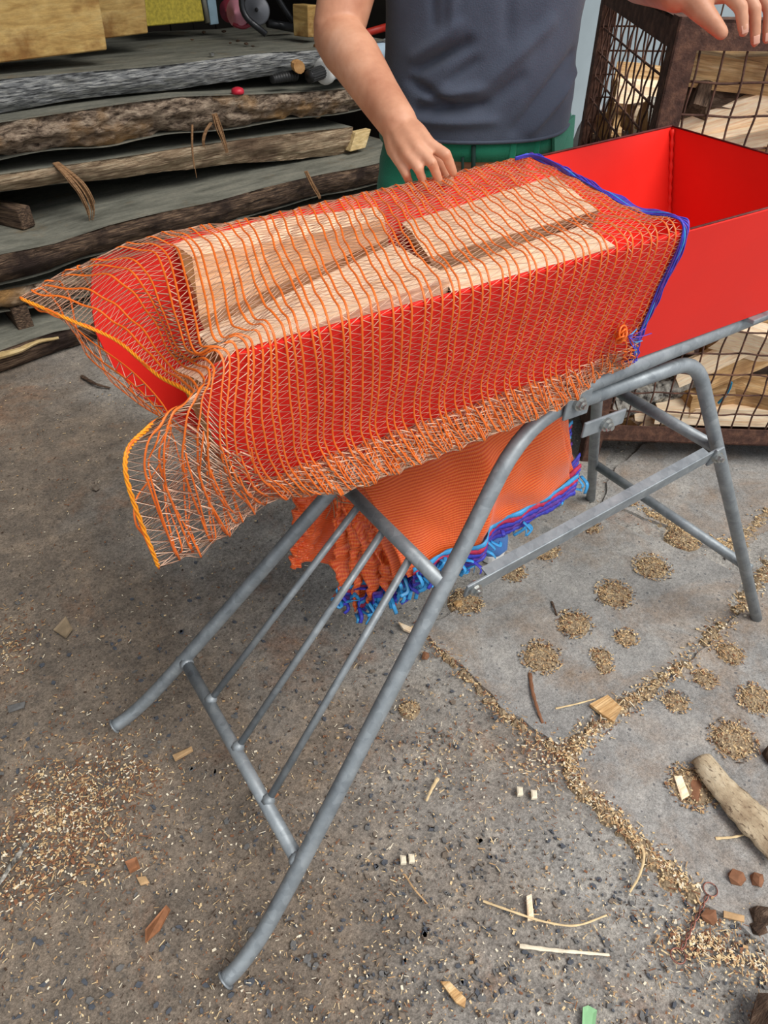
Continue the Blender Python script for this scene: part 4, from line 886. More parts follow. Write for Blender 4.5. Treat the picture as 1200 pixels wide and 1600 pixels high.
# ================================================================== BUNDLE OF EMPTY NET BAGS under the tray
def bundle():
    rng = random.Random(4)
    def one(k, label, TL, TR, BL, BR, bulge, cut, hem=True, seed=0):
        root = thing('empty_net_bag', label, 'sack', (TL + TR) / 2 if True else 0, 0, None); O = np.array(root.location)
        n, m = 90, 80; V = []; UV = []
        for i in range(n):
            s = i / (n - 1)
            for j in range(m):
                t = j / (m - 1)
                p = (TL * (1 - s) + TR * s) * (1 - t) + (BL * (1 - s) + BR * s) * t
                fold = math.sin(s * 6 + t * 2.0 + seed * 0.3) * 0.010 * (0.3 + t) + 0.036 * math.exp(-((s - 0.62 + 0.25 * t) / 0.09) ** 2) * (0.4 + 0.6 * t) + 0.007 * mnoise.noise(Vector((s * 7, t * 5, seed)))
                fold += cut * math.exp(-(s / 0.22) ** 2) * (1.6 * mnoise.noise(Vector((s * 12, t * 9, seed * 3))) + 1.2 * mnoise.noise(Vector((s * 30 + t * 6, t * 16, seed))))
                p = p + np.array([0.25, -1, 0]) * (bulge * math.sin(math.pi * s) * math.sin(math.pi * min(1, t * 0.9)) + fold)
                p = p + np.array([0, 0, -0.02 * math.sin(math.pi * s) * t + 0.006 * mnoise.noise(Vector((s * 9, seed, t * 3))) * t])
                V.append(p - O); UV.append((s, t))
        sh = mesh_obj('net_sheet', V, grid_faces(n, m), M['bundle'], root, True, None, UV)
        md = sh.modifiers.new('cloth_thickness', 'SOLIDIFY'); md.thickness = 0.003; md.offset = 0
        V = np.array(V).reshape(n, m, 3)
        if hem:
            cols = ['net_cyan', 'net_red', 'net_blue', 'net_purple', 'net_blue']
            for q in range(5):
                B = V[:, -1, :] + np.array([0.006, -0.006, -0.002 - 0.010 * q + 0.030]); ruff = np.array([math.sin(i * 0.5 + q) * 0.0018 + rng.uniform(-.0012, .0012) for i in range(n)])
                T2 = B + np.array([0, 0, -0.0125]); B2 = B.copy(); T2[:, 1] += ruff; B2[:, 1] -= ruff * 0.5; T2[:, 2] += ruff * 0.4
                vv = np.vstack([B2, (B2 + T2) / 2 + np.array([0, -0.003, 0]), T2]).reshape(3, n, 3); h = mesh_obj('drawstring_hem', vv.reshape(-1, 3), grid_faces(3, n), M[cols[(q + k) % 5]], root, True)
                md = h.modifiers.new('tape_thickness', 'SOLIDIFY'); md.thickness = 0.002; md.offset = 0
            for q in range(26):
                i = rng.randrange(0, 26) if q < 18 else rng.randrange(0, n); b0 = V[i, -1] + np.array([rng.uniform(-.01, .01), -0.012, rng.uniform(-0.01, 0.02)])
                e = b0 + np.array([rng.uniform(-0.025, 0.025), rng.uniform(-0.03, 0.0), rng.uniform(-0.035, 0.008)])
                P = spline([b0, (b0 + e) / 2 + np.array([rng.uniform(-.012, .012), -0.01, rng.uniform(-.01, .015)]), e], 5)
                mb = MB(); mb.add(*tube_vf(P, 0.0042, 6, True, 0.0009)); mb.build('drawstring_end', M['net_cyan' if rng.random() < 0.8 else 'net_blue'], root, True)
        return root
    names = ['frontmost empty orange mesh sack of the hanging bundle, smooth and shiny', 'second empty orange sack of the bundle, just behind the frontmost one', 'third empty orange sack of the bundle, counted from the front', 'fourth empty orange sack of the bundle, counted from the front', 'fifth empty orange sack of the bundle, counted from the front', 'sixth empty orange sack of the bundle, counted from the front', 'darker orange sack at the back left of the bundle, hanging apart']
    tl = [(556, 738), (548, 738), (541, 740), (532, 740), (522, 742), (513, 745)]; bl = [(630, 898), (615, 912), (600, 926), (578, 948), (556, 958), (533, 945)]
    for k in range(6):
        TL, TR = at(*tl[k], 1, 0.955 + 0.014 * k), at(870, 600, 1, 0.70 + 0.02 * k)
        BL, BR = at(*bl[k], 1, 0.79 + 0.024 * k), at(884 + (k % 3) * 4, 752 - 15 * k, 1, 0.74 + 0.02 * k)
        one(k, names[k], TL, TR, BL, BR, 0.03 - 0.003 * k, 0.0 if k < 2 else 0.014, True, k * 1.7)
    TL, TR, BL, BR = at(457, 770, 1, 1.06), at(600, 720, 1, 1.07), at(452, 886, 1, 1.01), at(600, 830, 1, 1.03)
    one(6, names[6], TL, TR, BL, BR, 0.015, 0.012, False, 3)
bundle()
# __MORE__

# ================================================================== CAGE with firewood
CP = np.array([1.528, 1.168, 0]); CG = np.array([0.79622955, -0.60499463, 0]); CF = np.array([0.60499463, 0.79622955, 0])
CA = np.array([CG, CF, [0, 0, 1.0]]); CW, CD, CH = 1.12, 0.92, 1.165
def cage():
    rz = math.atan2(CG[1], CG[0])
    root = thing('mesh_crate', 'rusty angle-iron mesh crate full of split firewood', 'crate', CP, rz)
    def angle(name, a, b, w, d0, d1, th=0.005):
        """angle iron from a to b (local), flanges of width w along d0 and d1"""
        a, b = np.array(a, float), np.array(b, float); d0, d1 = np.array(d0, float), np.array(d1, float); mb = MB()
        for p, q in ((d0, d1), (d1, d0)):
            P = [a, a + p * w, a + p * w + q * th, a + q * th]; V = P + [x + (b - a) for x in P]
            mb.add(V, [(0, 1, 2, 3), (7, 6, 5, 4)] + [(i, 4 + i, 4 + (i + 1) % 4, (i + 1) % 4) for i in range(4)])
        return mb.build(name, M['rust'], root)
    X, Y, Z = np.eye(3)
    angle('post', (0, 0, 0), (0, 0, CH), 0.052, X, Y); angle('post', (CW, 0, 0), (CW, 0, CH), 0.052, -X, Y)
    angle('post', (0, CD, 0), (0, CD, CH), 0.052, X, -Y); angle('post', (CW, CD, 0), (CW, CD, CH), 0.052, -X, -Y)
    for z, s in ((0.085, Z), (CH - 0.005, -Z)):
        angle('rail', (0.05, 0.001, z), (CW - 0.05, 0.001, z), 0.055, s, Y); angle('rail', (0.05, CD - 0.001, z), (CW - 0.05, CD - 0.001, z), 0.055, s, -Y)
        angle('rail', (0.001, 0.05, z), (0.001, CD - 0.05, z), 0.055, s, X); angle('rail', (CW - 0.001, 0.05, z), (CW - 0.001, CD - 0.05, z), 0.055, s, -X)
    mb = MB(); mb.add(*box_vf((CW / 2, CD / 2, 0.095), (CW - 0.02, CD - 0.02, 0.006))); mb.build('floor_plate', M['rust'], root)
    def wire(pts, r): mb = MB(); mb.add(*tube_vf(pts, r, 5)); mb.build('wire', M['rust'], root, True)
    sx, sz, r = 0.052, 0.066, 0.0027
    z0, z1 = 0.12, CH - 0.05
    nx, nz_, ny = int(CW / sx), int((z1 - z0) / sz), int(CD / 0.05)
    def crimp(n): return np.linspace(0, 1, n)
    for i in range(1, nx):
        x = i * sx + 0.01; t = np.linspace(0, 1, nz_ * 4 + 1); P = np.stack([np.full_like(t, x) + 0.002 * np.sin(t * 40 + i), 0.012 + 0.003 * np.cos(t * nz_ * math.pi + i * math.pi), z0 + (z1 - z0) * t], -1); wire(P, r)
    for k in range(1, nz_):
        t = np.linspace(0, 1, nx * 3 + 1); P = np.stack([0.02 + (CW - 0.04) * t, 0.012 - 0.003 * np.cos(t * nx * math.pi + k * math.pi), np.full_like(t, z0 + k * sz) + 0.002 * np.sin(t * 31 + k)], -1); wire(P, r)
    for i in range(1, ny):
        y = i * 0.05 + 0.01; t = np.linspace(0, 1, nz_ * 8 + 1); P = np.stack([0.012 + 0.003 * np.cos(t * nz_ * math.pi + i * math.pi), np.full_like(t, y) + 0.005 * np.sin(t * nz_ * 2 * math.pi), z0 + (z1 - z0) * t], -1); wire(P, r)
    for k in range(1, nz_):
        P = np.array([(0.012, 0.02, z0 + k * sz), (0.012, CD / 2, z0 + k * sz - 0.001), (0.012, CD - 0.02, z0 + k * sz)]); wire(P, r * 1.1)
    for side in (0, 1):                # back and right faces, coarser to the eye
        for k in range(1, nz_, 1):
            z = z0 + k * sz; wire([(0.02, CD - 0.012, z), (CW - 0.02, CD - 0.012, z)] if side == 0 else [(CW - 0.012, 0.02, z), (CW - 0.012, CD - 0.02, z)], r)
        for i in range(1, nx if side == 0 else ny):
            wire([(i * sx + 0.01, CD - 0.012, z0), (i * sx + 0.01, CD - 0.012, z1)] if side == 0 else [(CW - 0.012, i * 0.05 + 0.01, z0), (CW - 0.012, i * 0.05 + 0.01, z1)], r)
cage()
ORD = ['first', 'second', 'third', 'fourth', 'fifth', 'sixth', 'seventh', 'eighth', 'ninth', 'tenth']
def crate_log(label, c, L, w, h, kind, yaw, tilt, roll, mats, fm, seed):
    """c, dimensions in the crate frame; kind = cross-section"""
    rng = random.Random(seed)
    if kind == 'wedge': sec = [(-w / 2, -h / 2), (w / 2, -h * 0.42), (w * 0.40, h * 0.1), (w * 0.05, h / 2)]
    elif kind == 'quarter': sec = [(-w / 2, -h / 2), (w * 0.5, -h * 0.5), (w * 0.42, 0.05 * h), (w * 0.1, h * 0.42), (-w * 0.45, h * 0.5)]
    elif kind == 'slab': sec = [(-w / 2, -h / 2), (w / 2, -h / 2), (w * 0.48, h / 2), (-w * 0.46, h * 0.46)]
    else: sec = [(w / 2 * math.cos(a), h / 2 * math.sin(a)) for a in np.arange(6) * math.pi / 3]
    sec = [(a + rng.uniform(-.05, .05) * w, b + rng.uniform(-.05, .05) * h) for a, b in sec]
    cy, sy = math.cos(yaw), math.sin(yaw); ct, st = math.cos(tilt), math.sin(tilt)
    ax = np.array([cy * ct, sy * ct, st]); sd = np.array([-sy, cy, 0]); up = np.cross(ax, sd); cr_, sr = math.cos(roll), math.sin(roll)
    s2 = sd * cr_ + up * sr; u2 = -sd * sr + up * cr_
    c = np.array(c); E0 = [(c - ax * L / 2 + s2 * a + u2 * b) for a, b in sec]; E1 = [(c + ax * L / 2 + s2 * a * rng.uniform(.86, 1.05) + u2 * b * rng.uniform(.86, 1.05)) for a, b in sec]
    W = lambda p: CP + CG * p[0] + CF * p[1] + np.array([0, 0, p[2]])
    return log_from_ends(label, [W(p) for p in E0], [W(p) for p in E1], mats, (fm * 6)[:len(sec)], seed, None, 0.005, 6)
def firewood():
    rng = random.Random(21); cw = ['cage_wood', 'bark', 'end']; pale = ['split', 'bark', 'end']; bir = ['cage_wood', 'birch', 'end']
    # front layer, placed after the photograph: lower window under the tray
    def F(u, v, depth=0.09):           # crate coordinates of a point seen at pixel u,v at the given depth behind the front mesh
        d = ray(u, v); t = ((CP + CF * depth) @ CF - CC @ CF) / (d @ CF); P = CC + t * d - CP; return np.array([P @ CG, depth, P[2]])
    W = [
        ('long pale sawn beam lying lowest in the crate behind the front mesh', (1140, 643), 0.46, 0.075, 0.055, 'slab', 0.0, 0.0, 0, pale, [0]),
        ('tan block with a blue paint stroke standing on the pale beam in the crate', (1108, 614), 0.17, 0.10, 0.075, 'slab', 0.25, 0.1, 0, cw, [0]),
        ('tan wedge right of the block with the blue stroke', (1172, 614), 0.17, 0.10, 0.09, 'quarter', -0.35, -0.05, 0.2, cw, [0]),
        ('grey-barked round log slanting behind the near trestle rail', (1035, 606), 0.30, 0.10, 0.10, 'round', 0.15, 0.35, 0, ['birch', 'birch', 'end'], [1]),
        ('pale split log slanting up to the right above the blue-stroke block', (1122, 553), 0.26, 0.075, 0.06, 'wedge', 0.1, 0.5, 0.4, pale, [0]),
        ('second pale slanting log, just right of the first slanting one', (1152, 562), 0.26, 0.085, 0.06, 'wedge', 0.2, 0.42, 0.1, cw, [0]),
        ('broad pale log face at the right just under the slide tube', (1188, 528), 0.30, 0.10, 0.10, 'quarter', 0.15, -0.3, 0.5, pale, [0]),
        ('small dark-ended log left of the pale beam on the crate floor', (1003, 646), 0.20, 0.07, 0.06, 'quarter', 0.9, 0.0, 0.3, cw, [0, 1]),
        ('mottled bark piece low at the left corner of the crate', (985, 618), 0.22, 0.09, 0.08, 'round', 0.6, 0.1, 0, bir, [1]),
        ('pale wedge end in the lower left of the front mesh', (1030, 652), 0.18, 0.06, 0.05, 'wedge', 0.3, 0.0, 0, pale, [0]),
        # upper window beside the post, above the tray
        ('long pale split log lying across under the top rail of the crate', (1130, 112), 0.34, 0.08, 0.07, 'slab', 0.05, -0.12, 0.1, cw, [0]),
        ('tan log with knotty face at the top, right under the rail', (1125, 88), 0.30, 0.10, 0.06, 'quarter', -0.1, 0.05, 0.4, cw, [0]),
        ('dark bark curl standing next to the front post', (1094, 140), 0.12, 0.06, 0.10, 'round', 1.2, 0.9, 0.3, ['bark', 'bark', 'bark'], [1]),
        ('birch-barked log slanting at the far right top of the crate', (1190, 110), 0.26, 0.11, 0.10, 'quarter', -0.5, 0.3, 0.6, bir, [1, 0]),
        ('brown split log below the long pale one', (1130, 142), 0.32, 0.08, 0.055, 'wedge', 0.1, -0.1, 0.1, cw, [0, 1]),
        ('wide fibrous pale log rising to the right above the tray corner', (1135, 175), 0.36, 0.11, 0.09, 'quarter', 0.1, 0.3, 0.1, pale, [0]),
        ('second wide fibrous pale log, lower right of the first', (1175, 200), 0.34, 0.12, 0.09, 'quarter', 0.0, 0.22, 0.5, pale, [0]),
        ('tan end face behind the front mesh just above the rear tray edge', (1180, 235), 0.26, 0.10, 0.09, 'quarter', 1.3, 0.0, 0.3, cw, [0]),
    ]
    for i, (lab, px, L, w, h, k, yaw, tilt, roll, mt, fm) in enumerate(W):
        dep = 0.034 + 0.5 * (L * abs(math.sin(yaw)) * math.cos(tilt) + w * math.cos(yaw)); c = F(*px, dep); c[0] = max(c[0], 0.03 + 0.5 * (L * math.cos(yaw) * math.cos(tilt) + w * abs(math.sin(yaw)))); o = crate_log(lab, c, L, w, h, k, yaw, tilt, roll, mt, fm, 100 + i)
        if 'blue paint stroke' in lab:
            mbp = MB(); P = [F(1122, 630, 0.036), F(1132, 620, 0.036), F(1140, 607, 0.036), F(1143, 597, 0.036)]
            Q = spline([CP + CG * p[0] + CF * (p[1]) + np.array([0, 0, p[2]]) for p in P], 5); v, f = tube_vf(Q, 0.006, 6, True, 0.003)
            st = mesh_obj('paint_stroke', np.array([list(o.matrix_world.inverted() @ Vector(p)) for p in v]), f, M['paint_blue'], o)
    # left face, seen through the fine mesh, and the fill behind: rows from the floor up
    n = 0
    hts = lambda y: 1.06 - 0.20 * y / CD
    for layer in range(9):
        z = 0.15 + layer * 0.108
        for row in range(6):
            y = 0.10 + row * 0.142 + (0.04 if layer % 2 else 0)
            if z > hts(y) or y > CD - 0.07: continue
            for colm in range(3):
                x = 0.19 + colm * 0.345
                if row == 0 and (colm > 0 or layer not in (3, 4)): continue
                if row == 1 and layer in (0, 1, 2) and colm < 2: pass
                if colm > 0 and row > 1 and layer < 7: continue
                if row <= 1 and colm > 0: y2 = max(y, 0.245)
                else: y2 = y
                k = rng.choice(['wedge', 'quarter', 'quarter', 'slab', 'round']); mt = rng.choice([cw, cw, pale, bir, cw]); fm = rng.choice([[0], [0, 0, 1], [0, 1], [0]])
                lab = f"split log in the crate, {ORD[layer]} layer up, {ORD[row]} row back, " + ('left side' if colm == 0 else 'middle' if colm == 1 else 'right side')
                crate_log(lab, (x + rng.uniform(-.012, .012), y2 + rng.uniform(-.01, .01), z + rng.uniform(-.006, .006)), 0.32, 0.125 * rng.uniform(.78, 1.0), 0.10 * rng.uniform(.78, 1.02), k, rng.uniform(-.2, .2), rng.uniform(-.14, .14), rng.uniform(-1.2, 1.2), mt, fm, 300 + n); n += 1
firewood()

# ================================================================== MAN
PO = np.array([0.172, 1.52, 0])                     # right, ahead
def man():
    org = RT * PO[0] + FW * PO[1]; rz = math.atan2(RT[1], RT[0])
    root = thing('person', 'man in navy t-shirt and green work trousers reaching to the orange sack', 'person', org, rz)
    Lc = lambda u, v, D: loc(u, v, D) - PO
    # ---------------- body: capsules merged into one skin
    mb = MB()
    def cap(P, r, k=28):
        P = np.asarray(P, float); r = np.broadcast_to(np.asarray(r, float), (len(P),)); v, f = tube_vf(P, r, k); mb.add(v, f)
        for p, q in zip(P, r):
            bm = bmesh.new(); bmesh.ops.create_icosphere(bm, subdivisions=2, radius=q * 0.995); bm.verts.index_update()
            mb.add([tuple(np.array(w.co[:]) + p) for w in bm.verts], [tuple(w.index for w in x.verts) for x in bm.faces]); bm.free()
    # torso core, neck, head
    cap([(0, 0.0, 0.98), (0, 0, 1.2), (0, 0.0, 1.38), (0, 0.01, 1.46)], [0.115, 0.105, 0.11, 0.07]); 
    cap([(-0.07, 0, 1.0), (-0.08, 0, 1.2), (-0.1, 0, 1.36)], [0.09, 0.075, 0.09]); cap([(0.07, 0, 1.0), (0.08, 0, 1.2), (0.1, 0, 1.36)], [0.09, 0.075, 0.09])
    cap([(0, 0.01, 1.42), (0, -0.005, 1.53)], [0.06, 0.056]); cap([(0, -0.01, 1.60), (0, 0.01, 1.655)], [0.082, 0.094]); cap([(0, -0.035, 1.555), (0, -0.02, 1.60)], [0.052, 0.074])
    cap([(0, -0.10, 1.625), (0, -0.122, 1.598)], [0.010, 0.014], 8); cap([(0.088, 0.01, 1.62), (0.092, 0.015, 1.60)], [0.016, 0.012], 8); cap([(-0.088, 0.01, 1.62), (-0.092, 0.015, 1.60)], [0.016, 0.012], 8)
    # right arm (left in the picture)
    sh = np.array([-0.185, 0.0, 1.405]); el = Lc(527, 56, 1.40); wr = Lc(624, 196, 1.185)
    arm_up = [sh, sh + (el - sh) * 0.35, sh + (el - sh) * 0.7, el]
    cap(arm_up, [0.058, 0.053, 0.047, 0.041])
    fa = el + (wr - el) * 0.32 + np.array([0.0, 0, 0.004]); cap([el, el + (wr - el) * 0.14, fa, el + (wr - el) * 0.7, wr], [0.040, 0.042, 0.0405, 0.033, 0.0285])
    H = lambda u, v, D: Lc(u, v, D)
    kn = [H(668, 224, 1.135), H(652, 232, 1.125), H(637, 241, 1.125), H(624, 252, 1.135)]
    pip = [H(697, 242, 1.118), H(675, 254, 1.106), H(654, 264, 1.106), H(635, 273, 1.116)]
    tip = [H(708, 270, 1.125), H(687, 285, 1.118), H(664, 291, 1.118), H(643, 295, 1.126)]
    for i in range(4):
        a = wr + (kn[i] - wr) * 0.15 + (kn[i] - kn[1]) * 0.35; cap([wr + (kn[i] - kn[1]) * 0.3, (a + kn[i]) / 2, kn[i]], [0.020, 0.0165, 0.0112 - 0.0007 * i], 10)
        cap([kn[i], pip[i], (pip[i] + tip[i]) / 2, tip[i]], [0.0100 - 0.0006 * i, 0.0088 - 0.0005 * i, 0.0080 - 0.0005 * i, 0.0068 - 0.0004 * i], 10)
    th = [wr + np.array([0.014, 0.0, -0.012]), H(676, 238, 1.165), H(694, 262, 1.155), H(702, 284, 1.145)]; cap(th, [0.017, 0.015, 0.0115, 0.0085], 10)
    # left arm (right in the picture)
    sh2 = np.array([0.185, 0.0, 1.405]); el2 = np.array([0.27, 0.075, 1.262]); wr2 = Lc(1064, -16, 1.27)
    cap([sh2, sh2 + (el2 - sh2) * 0.5, el2], [0.058, 0.05, 0.042]); cap([el2, el2 + (wr2 - el2) * 0.3, el2 + (wr2 - el2) * 0.7, wr2], [0.042, 0.043, 0.034, 0.0285])
    K = [H(1134, -14, 1.25), H(1158, -20, 1.262), H(1180, -22, 1.275), H(1200, -20, 1.29)]
    P2 = [H(1158, 12, 1.232), H(1180, 14, 1.245), H(1202, 14, 1.262), H(1220, 10, 1.28)]
    T2 = [H(1162, 50, 1.225), H(1180, 66, 1.238), H(1198, 62, 1.255), H(1214, 46, 1.275)]
    for i in range(4):
        cap([wr2 + (K[i] - K[1]) * 0.3, (wr2 + (K[i] - K[1]) * 0.4 + K[i]) / 2, K[i]], [0.021, 0.019, 0.0125], 10)
        cap([K[i], P2[i], (P2[i] + T2[i]) / 2, T2[i]], [0.0115 - 0.0005 * i, 0.0098 - 0.0005 * i, 0.0088 - 0.0005 * i, 0.0074 - 0.0004 * i], 10)
    cap([wr2 + np.array([0.012, -0.01, -0.006]), H(1094, 14, 1.245), H(1114, 36, 1.232), H(1128, 52, 1.226)], [0.021, 0.0165, 0.0125, 0.0095], 10)
    body = mb.build('body', M['skin'], root, True)
    def remesh(o, vox, smooth=4):
        m = o.modifiers.new('r', 'REMESH'); m.mode = 'VOXEL'; m.voxel_size = vox; m.use_smooth_shade = True
        s = o.modifiers.new('s', 'SMOOTH'); s.factor = 0.5; s.iterations = smooth
        dg = bpy.context.evaluated_depsgraph_get(); me = bpy.data.meshes.new_from_object(o.evaluated_get(dg)); mats = list(o.data.materials)
        o.modifiers.clear(); o.data = me; me.materials.clear()
        for x in mats: me.materials.append(x)
        me.polygons.foreach_set('material_index', np.zeros(len(me.polygons), dtype=np.int32)); me.polygons.foreach_set('use_smooth', np.ones(len(me.polygons), dtype=bool))
    remesh(body, 0.0031, 5)
    # nails on the fingers that show
    def nail(t, p, back):
        d = (t - p) / np.linalg.norm(t - p); n = back / np.linalg.norm(back); n = n - d * (n @ d); n /= np.linalg.norm(n); s = np.cross(d, n)
        mbn = MB(); v, f = box_vf((0, 0, 0), (0.011, 0.009, 0.0018), None, 0.0008); mbn.add(v @ np.array([d, s, n]) + t - d * 0.003 + n * 0.0058, f); mbn.build('fingernail', M['nail'], root, True)
    for i in range(3): nail(T2[i], P2[i], np.array([-0.1, -1, 0.2]))
    nail(H(1128, 52, 1.226), H(1114, 36, 1.232), np.array([0.3, -0.8, 0.6]))
    # face (above the picture edge)
    for sx in (-1, 1):
        for r, yy, mt, nm in ((0.013, -0.082, 'eye', 'eye'), (0.006, -0.0925, 'iris', 'iris')):
            bm = bmesh.new(); bmesh.ops.create_uvsphere(bm, u_segments=14, v_segments=8, radius=r); bm.verts.index_update()
            mesh_obj(nm, [tuple(np.array(v.co[:]) + np.array([sx * 0.033, yy, 1.628])) for v in bm.verts], [tuple(v.index for v in q.verts) for q in bm.faces], M[mt], root, True); bm.free()
    mbm = MB(); mbm.add(*tube_vf([(-0.024, -0.083, 1.567), (0, -0.094, 1.568), (0.024, -0.083, 1.567)], [0.003, 0.007, 0.003], 8)); mbm.build('mouth', M['lip'], root, True)
    V = []; n, m = 18, 40
    for i in range(n):
        th_ = i / (n - 1) * 1.75
        for j in range(m):
            a = 2 * math.pi * j / m; lim = 1.0 if math.sin(a) > -0.3 else 0.62; t_ = th_ * lim
            V.append((0.100 * math.sin(t_) * math.cos(a), 0.012 + 0.108 * math.sin(t_) * math.sin(a) + 0.004, 1.655 + 0.104 * math.cos(t_) + 0.004 * mnoise.noise(Vector((a * 3, t_ * 5, 1)))))
    mesh_obj('hair', V, grid_faces(n, m, True), M['hair'], root, True)
    # ---------------- t-shirt
    zs = np.concatenate([np.linspace(1.025, 1.30, 56), np.linspace(1.31, 1.47, 16)]); m = 160
    aw = lambda z: np.interp(z, [1.02, 1.07, 1.15, 1.2, 1.26, 1.36, 1.42, 1.46, 1.475], [0.176, 0.178, 0.171, 0.170, 0.173, 0.186, 0.188, 0.12, 0.075])
    bw = lambda z: np.interp(z, [1.02, 1.1, 1.2, 1.3, 1.4, 1.46, 1.475], [0.128, 0.128, 0.122, 0.125, 0.115, 0.085, 0.07])
    creases = [((-0.115, 1.135), (-0.035, 1.175), 0.011, -0.012), ((-0.125, 1.115), (-0.06, 1.085), 0.010, -0.010), ((-0.11, 1.075), (0.0, 1.085), 0.010, -0.010), ((0.0, 1.08), (0.06, 1.125), 0.012, -0.006),
               ((-0.02, 1.10), (0.10, 1.20), 0.014, 0.006), ((0.06, 1.045), (0.15, 1.15), 0.012, -0.007), ((0.09, 1.04), (0.165, 1.12), 0.009, 0.006), ((-0.12, 1.15), (-0.05, 1.20), 0.012, 0.006), ((-0.10, 1.095), (-0.01, 1.11), 0.010, 0.007),
               ((-0.09, 1.2), (-0.10, 1.3), 0.008, -0.005), ((-0.06, 1.2), (-0.065, 1.3), 0.008, 0.004), ((0.03, 1.18), (0.02, 1.3), 0.012, -0.004), ((-0.13, 1.055), (0.02, 1.06), 0.010, 0.006), ((-0.02, 1.15), (-0.06, 1.12), 0.008, -0.006)]
    V = []
    for z in zs:
        for j in range(m):
            a = 2 * math.pi * j / m; ca, sa = math.cos(a), math.sin(a); e = 2.35
            x = aw(z) * math.copysign(abs(ca) ** (2 / e), ca); y = bw(z) * math.copysign(abs(sa) ** (2 / e), sa)
            zz = z + (0.022 * (1 - max(0, -sa)) ** 1.5 if z < 1.06 else 0.022 * (1 - max(0, -sa)) ** 1.5 * max(0, (1.12 - z) / 0.06 if z < 1.12 else 0))
            d = 0.004 * mnoise.noise(Vector((x * 9, y * 9, z * 7))) + 0.0016 * mnoise.noise(Vector((x * 26, y * 26, z * 20)))
            if sa < 0.35:
                for (p, q, w, h) in creases:
                    px, pz = q[0] - p[0], q[1] - p[1]; L2 = px * px + pz * pz; t = max(0, min(1, ((x - p[0]) * px + (z - p[1]) * pz) / L2))
                    dd = math.hypot(x - p[0] - px * t, z - p[1] - pz * t); tap = 0.35 + 0.65 * math.sin(math.pi * (0.1 + 0.8 * t)); d += 1.7 * h * tap * math.exp(-(dd / (0.8 * w)) ** 2)
            nrm = math.hypot(x / aw(z) ** 2, y / bw(z) ** 2); V.append((x + d * x / aw(z) ** 2 / nrm, y + d * y / bw(z) ** 2 / nrm, zz))
    shirt = mesh_obj('t_shirt', V, grid_faces(len(zs), m, True), M['navy'], root, True)
    md = shirt.modifiers.new('thick', 'SOLIDIFY'); md.thickness = 0.004; md.offset = -1
    Q = [tuple(np.array(V[j]) + np.array([0, 0, 0.001])) for j in range(m)] + [V[0]]; mbh = MB(); mbh.add(*tube_vf(Q, 0.0032, 6)); mbh.build('hem', M['navy'], shirt, True)
    for s_, e_ in ((sh, el), (sh2, el2)):
        n_ = 8; P = np.array([s_ + (e_ - s_) * t for t in np.linspace(-0.18, 0.42, n_)]); r = np.linspace(0.078, 0.07, n_); sl = mesh_obj('sleeve', *tube_vf(P, r, 28, False), M['navy'], root, True)
        md = sl.modifiers.new('thick', 'SOLIDIFY'); md.thickness = 0.003
    # ---------------- trousers
    mb = MB()
    fl_, fr_ = (RT * 0 , 0), 0
    toeL = gnd(768, 880); tl = np.array([toeL @ RT, toeL @ FW, 0]) - PO                     # toe of his left shoe
    ankL = np.array([tl[0] + 0.005, tl[1] + 0.165, 0.085]); ankR = np.array([-0.12, 0.02, 0.085])
    for sx, ank in ((1, ankL), (-1, ankR)):
        hip = np.array([sx * 0.088, 0, 0.93]); kne = (hip + ank) / 2 + np.array([0.0, -0.025, 0.03])
        cap([hip, hip * 0.6 + kne * 0.4, kne, kne * 0.5 + ank * 0.5, ank + np.array([0, 0, 0.0])], [0.098, 0.088, 0.072, 0.066, 0.058])
    for x in (-0.075, 0, 0.075): cap([(x, 0, 0.92), (x, 0, 1.0), (x, 0, 1.055)], [0.115, 0.108 if x == 0 else 0.100, 0.100 if x == 0 else 0.094])
    tro = mb.build('trousers', M['green'], root, True)
    zb = np.array([v.co[:] for v in tro.data.vertices])
    remesh(tro, 0.009, 5)
    me = tro.data; co = np.zeros(len(me.vertices) * 3, dtype=np.float32); me.vertices.foreach_get('co', co); co = co.reshape(-1, 3)
    d = vnoise(co * np.array([1, 1, 1.8]), 11, 4) * 0.008; c0 = co - np.array([0, 0, 0]); rad = co[:, :2] / np.maximum(np.linalg.norm(co[:, :2], axis=1, keepdims=True), 1e-6)
    co[:, :2] += rad * d[:, None]; me.vertices.foreach_set('co', co.ravel()); me.update()
    def surf(x, z): return -math.sqrt(max(0.0, 1 - min(1, (x / 0.176)) ** 2)) * 0.112 - 0.004
    # waistband, belt loops, fly, pocket flap with stitched triangle
    n_ = 60; P = [(0.176 * math.cos(a), 0.116 * math.sin(a), 1.012 + 0.016 * (1 - max(0, -math.sin(a)))) for a in np.linspace(0, 2 * math.pi, n_)]
    V = []; 
    for p in P: V += [(p[0], p[1], p[2] - 0.02), (p[0] * 1.012, p[1] * 1.012, p[2]), (p[0], p[1], p[2] + 0.02)]
    wbm = mesh_obj('waistband', V, grid_faces(n_, 3), M['green'], tro, True); wbm.modifiers.new('thick', 'SOLIDIFY').thickness = 0.005
    for x in (-0.09, 0.06, 0.105, 0.15):
        y = -0.118 * math.sqrt(max(0.02, 1 - (x / 0.178) ** 2)) - 0.004; mb2 = MB(); mb2.add(*box_vf((x, y, 1.005), (0.012, 0.006, 0.055), None, 0.002)); mb2.build('belt_loop', M['green'], tro)
    mb2 = MB(); mb2.add(*tube_vf([(-0.012, -0.123, 1.02), (-0.010, -0.126, 0.985), (-0.012, -0.122, 0.93)], 0.0045, 6)); mb2.build('fly_seam', M['green_dark'], tro, True)
